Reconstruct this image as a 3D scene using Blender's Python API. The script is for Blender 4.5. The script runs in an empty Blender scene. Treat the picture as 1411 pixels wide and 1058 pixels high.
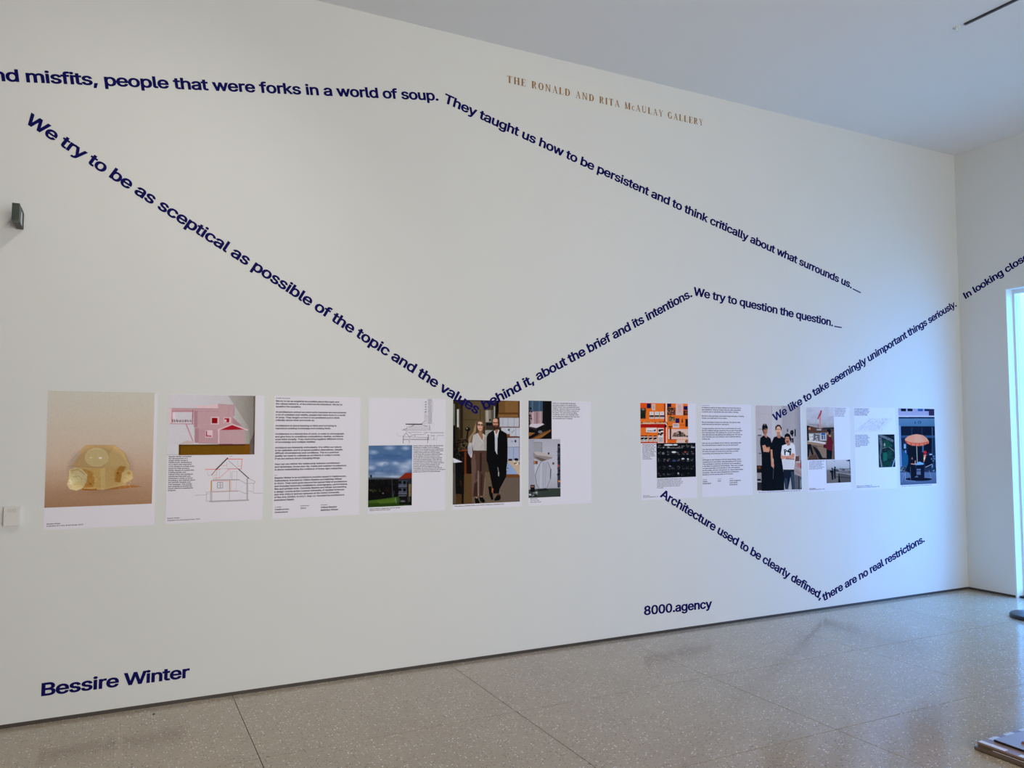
import bpy, bmesh, math, random
import numpy as np
from mathutils import Matrix, Vector
random.seed(7); RNG = np.random.default_rng(7)
SC = bpy.context.scene
COL = SC.collection

# ------------------------------------------------------------------ camera
FPX, DIST, EYE = 1081.3, 5.066, 1.6            # focal length in pixels of the 1411 px frame, distance to the wall, eye height
CR = np.array([0.893203783, -0.449651970, -0.000329397])
CU = np.array([-0.02560352, -0.05159103, 0.99834004])
CF = np.array([0.44892256, 0.89171266, 0.05759397])
CP = np.array([0.0, -DIST, EYE])
cam_data = bpy.data.cameras.new('camera'); cam = bpy.data.objects.new('camera', cam_data); COL.objects.link(cam)
cam_data.sensor_width = 36.0; cam_data.lens = FPX/1411*36.0; cam_data.clip_end = 200
cam.matrix_world = Matrix(((CR[0], CU[0], -CF[0], CP[0]), (CR[1], CU[1], -CF[1], CP[1]), (CR[2], CU[2], -CF[2], CP[2]), (0, 0, 0, 1)))
SC.camera = cam

# ------------------------------------------------------------------ world, lights, exposure
def sky_world():
    w = bpy.data.worlds.new('daylight'); SC.world = w; w.use_nodes = True
    nt = w.node_tree; nt.nodes.clear()
    out = nt.nodes.new('ShaderNodeOutputWorld'); bg = nt.nodes.new('ShaderNodeBackground')
    tc = nt.nodes.new('ShaderNodeTexCoord'); sep = nt.nodes.new('ShaderNodeSeparateXYZ')
    rp = nt.nodes.new('ShaderNodeValToRGB'); e = rp.color_ramp.elements
    e[0].position = 0.30; e[0].color = (0.08, 0.25, 0.48, 1)
    e[1].position = 0.85; e[1].color = (0.22, 0.64, 1.55, 1)
    m = rp.color_ramp.elements.new(0.5); m.color = (0.045, 0.30, 0.90, 1)
    mp = nt.nodes.new('ShaderNodeMapRange'); mp.inputs['From Min'].default_value = -1; mp.inputs['From Max'].default_value = 1
    L = nt.links.new
    L(tc.outputs['Generated'], sep.inputs[0]); L(sep.outputs['Z'], mp.inputs['Value']); L(mp.outputs[0], rp.inputs[0])
    L(rp.outputs[0], bg.inputs[0]); bg.inputs[1].default_value = SKY; L(bg.outputs[0], out.inputs[0])
SKY = 11.2
sky_world()
def area(name, loc, rot, sx, sy, power, col, spread=math.pi):
    l = bpy.data.lights.new(name, 'AREA'); l.shape = 'RECTANGLE'; l.size = sx; l.size_y = sy; l.energy = power; l.color = col; l.spread = spread
    o = bpy.data.objects.new(name, l); COL.objects.link(o); o.location = loc; o.rotation_euler = rot; return o
X1, H = 7.6766, 4.4252                          # far right wall, ceiling height
# two added fill lights behind the camera, set before made-up rear windows
REAR = [1.4, 3.3]
for x in REAR: area('rear_fill_light', (x, -9.12, 1.75), (math.radians(90), 0, 0), 1.7, 2.9, 90, (1.0, 0.945, 0.875), math.radians(128))
# daylight entering by the tall windows of the right-hand wall
por = area('window_portal', (X1+0.2, -1.25, 1.5), (0, math.radians(90), 0), 2.95, 1.6, 1, (1, 1, 1))
por.data.cycles.is_portal = True
# one spotlight on the ceiling track, it draws the shadow of the box at the left end
sp = bpy.data.lights.new('track_spot_lamp', 'SPOT'); sp.energy = 54; sp.spot_size = math.radians(104); sp.spot_blend = 1.0; sp.shadow_soft_size = 0.014; sp.color = (1.0, 0.95, 0.87)
spo = bpy.data.objects.new('track_spot_lamp', sp); COL.objects.link(spo); spo.location = (0.8, -2.3, 4.2)
spo.rotation_euler = (Vector((-0.6, 0.0, 1.7))-Vector((0.8, -2.3, 4.2))).to_track_quat('-Z', 'Y').to_euler()
vs = SC.view_settings; vs.view_transform = 'Standard'; vs.look = 'None'; vs.gamma = 1.0; vs.use_curve_mapping = False; vs.exposure = 0.0
SC.cycles.max_bounces = 10; SC.cycles.diffuse_bounces = 6

# ------------------------------------------------------------------ measuring helpers (photo pixel <-> metres on the wall plane y = 0)
def wall_at(px, py):
    d = (px-705.5)/FPX*CR-(py-529)/FPX*CU+CF; t = DIST/d[1]; return d[0]*t, EYE+d[2]*t
def px_of(x, z):
    vx, vy, vz = x-CP[0], 0-CP[1], z-CP[2]
    a = vx*CR[0]+vy*CR[1]+vz*CR[2]; b = vx*CU[0]+vy*CU[1]+vz*CU[2]; c = vx*CF[0]+vy*CF[1]+vz*CF[2]
    return 705.5+FPX*a/c, 529-FPX*b/c
class Reg:                                       # a rectangle of the photograph measured at higher magnification
    def __init__(s, x0, y0, x1, w): s.x0, s.y0, s.k = x0, y0, w/(x1-x0)
    def px(s, x, y): return s.x0+x/s.k, s.y0+y/s.k
    def w(s, x, y): return wall_at(*s.px(x, y))
    def uv(s, PX, PY): return (PX-s.x0)*s.k, (PY-s.y0)*s.k

# ------------------------------------------------------------------ object helpers
def lin(c):
    c = np.asarray(c, float)/255.0
    return np.where(c <= 0.04045, c/12.92, ((c+0.055)/1.055)**2.4)
def link(name, me, m=None, parent=None, loc=None):
    o = bpy.data.objects.new(name, me); COL.objects.link(o)
    if m is not None and not me.materials: me.materials.append(m)
    if parent is not None:
        o.parent = parent
        off = Vector((0, 0, 0)); p = parent
        while p is not None: off += p.location; p = p.parent
        o.location = (Vector(loc) if loc else Vector((0, 0, 0)))-off
    elif loc: o.location = loc
    return o
def tag(o, label=None, cat=None, group=None, kind=None):
    if label: o['label'] = label
    if cat: o['category'] = cat
    if group: o['group'] = group
    if kind: o['kind'] = kind
    return o
def empty(name, loc, label, cat, group=None):
    o = bpy.data.objects.new(name, None); COL.objects.link(o); o.location = loc; o.empty_display_size = 0.1
    return tag(o, label, cat, group)
class MB:
    def __init__(s): s.v = []; s.f = []
    def box(s, x0, x1, y0, y1, z0, z1):
        n = len(s.v); s.v += [(x0,y0,z0),(x1,y0,z0),(x1,y1,z0),(x0,y1,z0),(x0,y0,z1),(x1,y0,z1),(x1,y1,z1),(x0,y1,z1)]
        s.f += [tuple(n+i for i in q) for q in ((0,3,2,1),(4,5,6,7),(0,1,5,4),(1,2,6,5),(2,3,7,6),(3,0,4,7))]; return s
    def prism(s, pts, axis, a, b):               # polygon in the other two axes, extruded from a to b
        n = len(s.v); k = len(pts)
        def P(p, t): return (t, p[0], p[1]) if axis == 'x' else (p[0], t, p[1]) if axis == 'y' else (p[0], p[1], t)
        s.v += [P(p, a) for p in pts]+[P(p, b) for p in pts]
        s.f += [tuple(range(n, n+k)), tuple(range(n+2*k-1, n+k-1, -1))]+[(n+i, n+(i+1) % k, n+k+(i+1) % k, n+k+i) for i in range(k)]; return s
    def lathe(s, c, prof, seg=40):
        n = len(s.v); k = len(prof)
        for i in range(seg):
            a = 2*math.pi*i/seg
            s.v += [(c[0]+r*math.cos(a), c[1]+r*math.sin(a), c[2]+z) for r, z in prof]
        for i in range(seg):
            j = (i+1) % seg
            s.f += [(n+i*k+q, n+j*k+q, n+j*k+q+1, n+i*k+q+1) for q in range(k-1)]
        return s
    def mesh(s, name, bevel=0.0, smooth=False):
        me = bpy.data.meshes.new(name); me.from_pydata(s.v, [], s.f)
        bm = bmesh.new(); bm.from_mesh(me); bmesh.ops.recalc_face_normals(bm, faces=bm.faces)
        if bevel: bmesh.ops.bevel(bm, geom=bm.edges[:], offset=bevel, segments=2, affect='EDGES', profile=0.7)
        bm.to_mesh(me); bm.free()
        if smooth:
            for p in me.polygons: p.use_smooth = True
        return me
    def build(s, name, m, parent=None, bevel=0.0, smooth=False): return link(name, s.mesh(name, bevel, smooth), m, parent)

# ------------------------------------------------------------------ materials
def mat(name, col, rough=0.6, metal=0.0, spec=0.5, noise=0.0, nscale=40, bump=0.0, bscale=200):
    m = bpy.data.materials.new(name); m.use_nodes = True; nt = m.node_tree; b = nt.nodes['Principled BSDF']
    b.inputs['Roughness'].default_value = rough; b.inputs['Metallic'].default_value = metal; b.inputs['Specular IOR Level'].default_value = spec
    b.inputs['Base Color'].default_value = (*col, 1)
    if noise or bump:
        g = nt.nodes.new('ShaderNodeNewGeometry')
    if noise:
        n = nt.nodes.new('ShaderNodeTexNoise'); n.inputs['Scale'].default_value = nscale; n.inputs['Detail'].default_value = 6
        mx = nt.nodes.new('ShaderNodeMix'); mx.data_type = 'RGBA'; mx.inputs[6].default_value = (*[c*(1-noise) for c in col], 1); mx.inputs[7].default_value = (*[min(1, c*(1+noise)) for c in col], 1)
        nt.links.new(g.outputs['Position'], n.inputs['Vector']); nt.links.new(n.outputs[0], mx.inputs[0]); nt.links.new(mx.outputs[2], b.inputs['Base Color'])
    if bump:
        n2 = nt.nodes.new('ShaderNodeTexNoise'); n2.inputs['Scale'].default_value = bscale; n2.inputs['Detail'].default_value = 3
        bp = nt.nodes.new('ShaderNodeBump'); bp.inputs['Strength'].default_value = bump; bp.inputs['Distance'].default_value = 0.002
        nt.links.new(g.outputs['Position'], n2.inputs['Vector']); nt.links.new(n2.outputs[0], bp.inputs['Height']); nt.links.new(bp.outputs[0], b.inputs['Normal'])
    return m
M_WALL = mat('wall_paint', (0.735, 0.752, 0.735), 0.75, spec=0.25, noise=0.012, nscale=3, bump=0.12, bscale=260)
M_CEIL = mat('ceiling_paint', (0.80, 0.80, 0.80), 0.8, spec=0.2, noise=0.01, nscale=2)
M_BASE = mat('skirting_metal', (0.055, 0.045, 0.036), 0.5, noise=0.2, nscale=25)
M_GROUT = mat('joint_filler', (0.07, 0.06, 0.05), 0.8)
M_NAVY = mat('navy_vinyl', (0.0025, 0.0025, 0.095), 0.6, spec=0.08)
M_GOLD = mat('gold_vinyl', (0.33, 0.16, 0.04), 0.45, metal=0.0)
M_PAPER = mat('poster_paper', (0.815, 0.80, 0.88), 0.6, spec=0.3)
M_INK = mat('printed_ink', (0.012, 0.011, 0.014), 0.7, spec=0.05)
M_INKG = mat('grey_printed_ink', (0.09, 0.09, 0.10), 0.7, spec=0.05)
M_FRAME = mat('white_window_paint', (0.78, 0.80, 0.80), 0.4)
M_BLACK = mat('black_metal', (0.012, 0.013, 0.015), 0.35)
def attr_mat():
    m = bpy.data.materials.new('printed_colours'); m.use_nodes = True; nt = m.node_tree; b = nt.nodes['Principled BSDF']
    a = nt.nodes.new('ShaderNodeAttribute'); a.attribute_name = 'Col'; nt.links.new(a.outputs['Color'], b.inputs['Base Color'])
    b.inputs['Roughness'].default_value = 0.7; b.inputs['Specular IOR Level'].default_value = 0.06; return m
M_PRINT = attr_mat()
def terrazzo():
    m = bpy.data.materials.new('terrazzo'); m.use_nodes = True; nt = m.node_tree; b = nt.nodes['Principled BSDF']; L = nt.links.new
    g = nt.nodes.new('ShaderNodeNewGeometry')
    def mixc(a, b_, fac):
        x = nt.nodes.new('ShaderNodeMix'); x.data_type = 'RGBA'
        for i, v in ((6, a), (7, b_)):
            if isinstance(v, tuple): x.inputs[i].default_value = (*v, 1)
            else: L(v, x.inputs[i])
        L(fac, x.inputs[0]); return x.outputs[2]
    def chips(scale, lo, hi, edge, warp):
        wn = nt.nodes.new('ShaderNodeTexNoise'); wn.inputs['Scale'].default_value = scale*1.5; L(g.outputs['Position'], wn.inputs['Vector'])
        ad = nt.nodes.new('ShaderNodeVectorMath'); ad.operation = 'MULTIPLY_ADD'; L(wn.outputs['Color'], ad.inputs[0]); ad.inputs[1].default_value = (warp,)*3; L(g.outputs['Position'], ad.inputs[2])
        v = nt.nodes.new('ShaderNodeTexVoronoi'); v.inputs['Scale'].default_value = scale; v.distance = 'MANHATTAN'; L(ad.outputs[0], v.inputs['Vector'])
        s = nt.nodes.new('ShaderNodeSeparateColor'); L(v.outputs['Color'], s.inputs[0])
        r = nt.nodes.new('ShaderNodeMapRange'); r.inputs['From Min'].default_value = lo; r.inputs['From Max'].default_value = hi; L(s.outputs[0], r.inputs['Value'])
        d = nt.nodes.new('ShaderNodeMapRange'); d.inputs['From Min'].default_value = edge; d.inputs['From Max'].default_value = edge*0.7; L(v.outputs['Distance'], d.inputs['Value'])
        mu = nt.nodes.new('ShaderNodeMath'); mu.operation = 'MULTIPLY'; L(r.outputs[0], mu.inputs[0]); L(d.outputs[0], mu.inputs[1]); return mu.outputs[0]
    n = nt.nodes.new('ShaderNodeTexNoise'); n.inputs['Scale'].default_value = 3.0; n.inputs['Detail'].default_value = 5; L(g.outputs['Position'], n.inputs['Vector'])
    base = mixc((0.41, 0.33, 0.238), (0.52, 0.42, 0.305), n.outputs[0])
    c = mixc(base, (0.12, 0.09, 0.066), chips(88, 0.56, 0.64, 0.5, 0.008))
    c = mixc(c, (0.52, 0.45, 0.365), chips(100, 0.5, 0.56, 0.5, 0.009))
    c = mixc(c, (0.95, 0.88, 0.77), chips(66, 0.70, 0.74, 0.46, 0.012))
    L(c, b.inputs['Base Color'])
    rn = nt.nodes.new('ShaderNodeTexNoise'); rn.inputs['Scale'].default_value = 2.2; rn.inputs['Detail'].default_value = 4; L(g.outputs['Position'], rn.inputs['Vector'])
    rr = nt.nodes.new('ShaderNodeMapRange'); rr.inputs['To Min'].default_value = 0.12; rr.inputs['To Max'].default_value = 0.20; L(rn.outputs[0], rr.inputs['Value']); L(rr.outputs[0], b.inputs['Roughness'])
    b.inputs['Specular IOR Level'].default_value = 0.5
    return m
M_FLOOR = terrazzo()
def glass():
    m = bpy.data.materials.new('window_glass'); m.use_nodes = True; nt = m.node_tree; nt.nodes.clear(); L = nt.links.new
    o = nt.nodes.new('ShaderNodeOutputMaterial'); t = nt.nodes.new('ShaderNodeBsdfTransparent'); t.inputs[0].default_value = (0.9, 0.95, 0.96, 1)
    gl = nt.nodes.new('ShaderNodeBsdfGlossy'); gl.inputs['Roughness'].default_value = 0.02; mx = nt.nodes.new('ShaderNodeMixShader'); lw = nt.nodes.new('ShaderNodeLayerWeight'); lw.inputs[0].default_value = 0.5
    fr = nt.nodes.new('ShaderNodeMath'); fr.operation = 'POWER'; fr.inputs[1].default_value = 5.0; L(lw.outputs['Facing'], fr.inputs[0])
    ad = nt.nodes.new('ShaderNodeMath'); ad.operation = 'MULTIPLY_ADD'; L(fr.outputs[0], ad.inputs[0]); ad.inputs[1].default_value = 0.7; ad.inputs[2].default_value = 0.04
    L(ad.outputs[0], mx.inputs[0]); L(t.outputs[0], mx.inputs[1]); L(gl.outputs[0], mx.inputs[2]); L(mx.outputs[0], o.inputs[0]); return m
M_GLASS = glass()
def blind_mat():
    m = bpy.data.materials.new('blind_fabric'); m.use_nodes = True; nt = m.node_tree; nt.nodes.clear(); L = nt.links.new
    o = nt.nodes.new('ShaderNodeOutputMaterial'); d = nt.nodes.new('ShaderNodeBsdfDiffuse'); t = nt.nodes.new('ShaderNodeBsdfTranslucent'); mx = nt.nodes.new('ShaderNodeMixShader')
    d.inputs[0].default_value = (0.7, 0.74, 0.76, 1); t.inputs[0].default_value = (0.75, 0.80, 0.80, 1); mx.inputs[0].default_value = 0.5
    L(d.outputs[0], mx.inputs[1]); L(t.outputs[0], mx.inputs[2]); L(mx.outputs[0], o.inputs[0]); return m
M_BLIND = blind_mat()

# ------------------------------------------------------------------ the room
XL, YB = -5.0, -9.2
SKH = 0.022
WT = 0.25
DH, DY0, DEP = 2.965, -0.464, 0.13              # window head height, near jamb, reveal depth
ws = lambda name, mb: tag(mb.build(name, M_WALL), kind='structure')
ws('wall_main', MB().box(XL-WT, X1+WT, 0, WT, SKH, H+0.02))
WEND = -2.05
ws('wall_right', MB().box(X1, X1+WT, DY0, 0.0, SKH, H+0.02).box(X1, X1+WT, WEND, DY0, DH, H+0.02).box(X1, X1+WT, YB, WEND, SKH, H+0.02))
tag(MB().box(XL-WT, XL, YB, 0, 0.0, H+0.02).build('wall_left', mat('low_bounce_grey', (0.30, 0.29, 0.27), 0.9)), kind='structure')  # unseen wall, made dark grey to cut light bounced onto the left end
ws('wall_back', MB().box(XL-WT, X1+WT, YB-WT, YB, 0.0, H+0.02))
tag(MB().box(XL-WT, X1+WT, YB-WT, WT, H, H+0.2).build('ceiling', M_CEIL), kind='structure')
tag(MB().box(XL, X1, 0.004, WT-0.02, 0, SKH).build('baseboard_main', M_BASE), kind='structure')
tag(MB().box(X1+0.004, X1+WT-0.02, DY0, 0.004, 0, SKH).build('baseboard_right', M_BASE), kind='structure')
flo = tag(MB().box(XL-WT, X1+WT+0.3, YB-WT, WT, -0.15, -0.002).build('floor', M_GROUT), kind='structure')
TW, TH, JT = 1.4042, 1.0032, 0.0038
tile_me = MB().box(JT/2, TW-JT/2, -TH+JT/2, -JT/2, -0.02, 0.0).mesh('tile', bevel=0.0008)
tile_me.materials.append(M_FLOOR)
xs0 = 0.6652-5*TW; ys0 = -0.0076
for i in range(11):
    for j in range(-1, 10):
        x, y = xs0+i*TW, ys0-j*TH
        if x+TW < XL or x > X1+0.02 or y < YB: continue
        link('tile', tile_me, None, flo, (x, y, 0))
# tall window in the right-hand wall: reveal, frame, blind in the first bay, panes beyond
tag(MB().box(X1+0.002, X1+DEP, DY0-0.012, DY0+0.001, 0.0, DH).box(X1+0.002, X1+DEP, WEND, DY0-0.012, DH-0.012, DH+0.001).build('trim_1', M_FRAME), kind='structure')
XF = X1+0.105
win = tag(MB().box(XF, XF+0.05, DY0-0.030, DY0-0.012, 0.02, DH-0.012).box(XF, XF+0.05, WEND, DY0-0.030, DH-0.05, DH-0.012)
          .box(XF, XF+0.05, WEND, DY0-0.030, 0.0, 0.06).box(XF, XF+0.05, WEND, WEND+0.05, 0.06, DH-0.07).build('window_1', M_FRAME), kind='structure')
bays = np.linspace(DY0-0.030, WEND+0.05, 4)
bays[1] = -0.80
for k, y in enumerate(bays[1:-1]):
    MB().box(XF-0.01, XF+0.05, y-0.03, y+0.03, 0.06, DH-0.07).build('mullion', M_FRAME, win)
for a, b in zip(bays[:-1], bays[1:]):
    MB().box(XF+0.022, XF+0.028, b, a, 0.06, DH-0.07).build('pane', M_GLASS, win)
MB().box(X1+0.03, X1+0.10, DY0-0.09, DY0-0.02, -0.001, 0.018).build('threshold', M_BLACK, win)
for k, x in enumerate(REAR):  # made-up window frames and blinds behind the added fill lights, out of view
    w2 = tag(MB().box(x-0.95, x-0.87, YB, YB+0.05, 0.2, 3.3).box(x+0.87, x+0.95, YB, YB+0.05, 0.2, 3.3).box(x-0.87, x+0.87, YB, YB+0.05, 0.2, 0.28).box(x-0.87, x+0.87, YB, YB+0.05, 3.22, 3.3).build('window_%d' % (k+2), M_FRAME), kind='structure')
    MB().box(x-0.87, x+0.87, YB+0.004, YB+0.012, 0.28, 3.22).build('blind', M_BLIND, w2)
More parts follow.
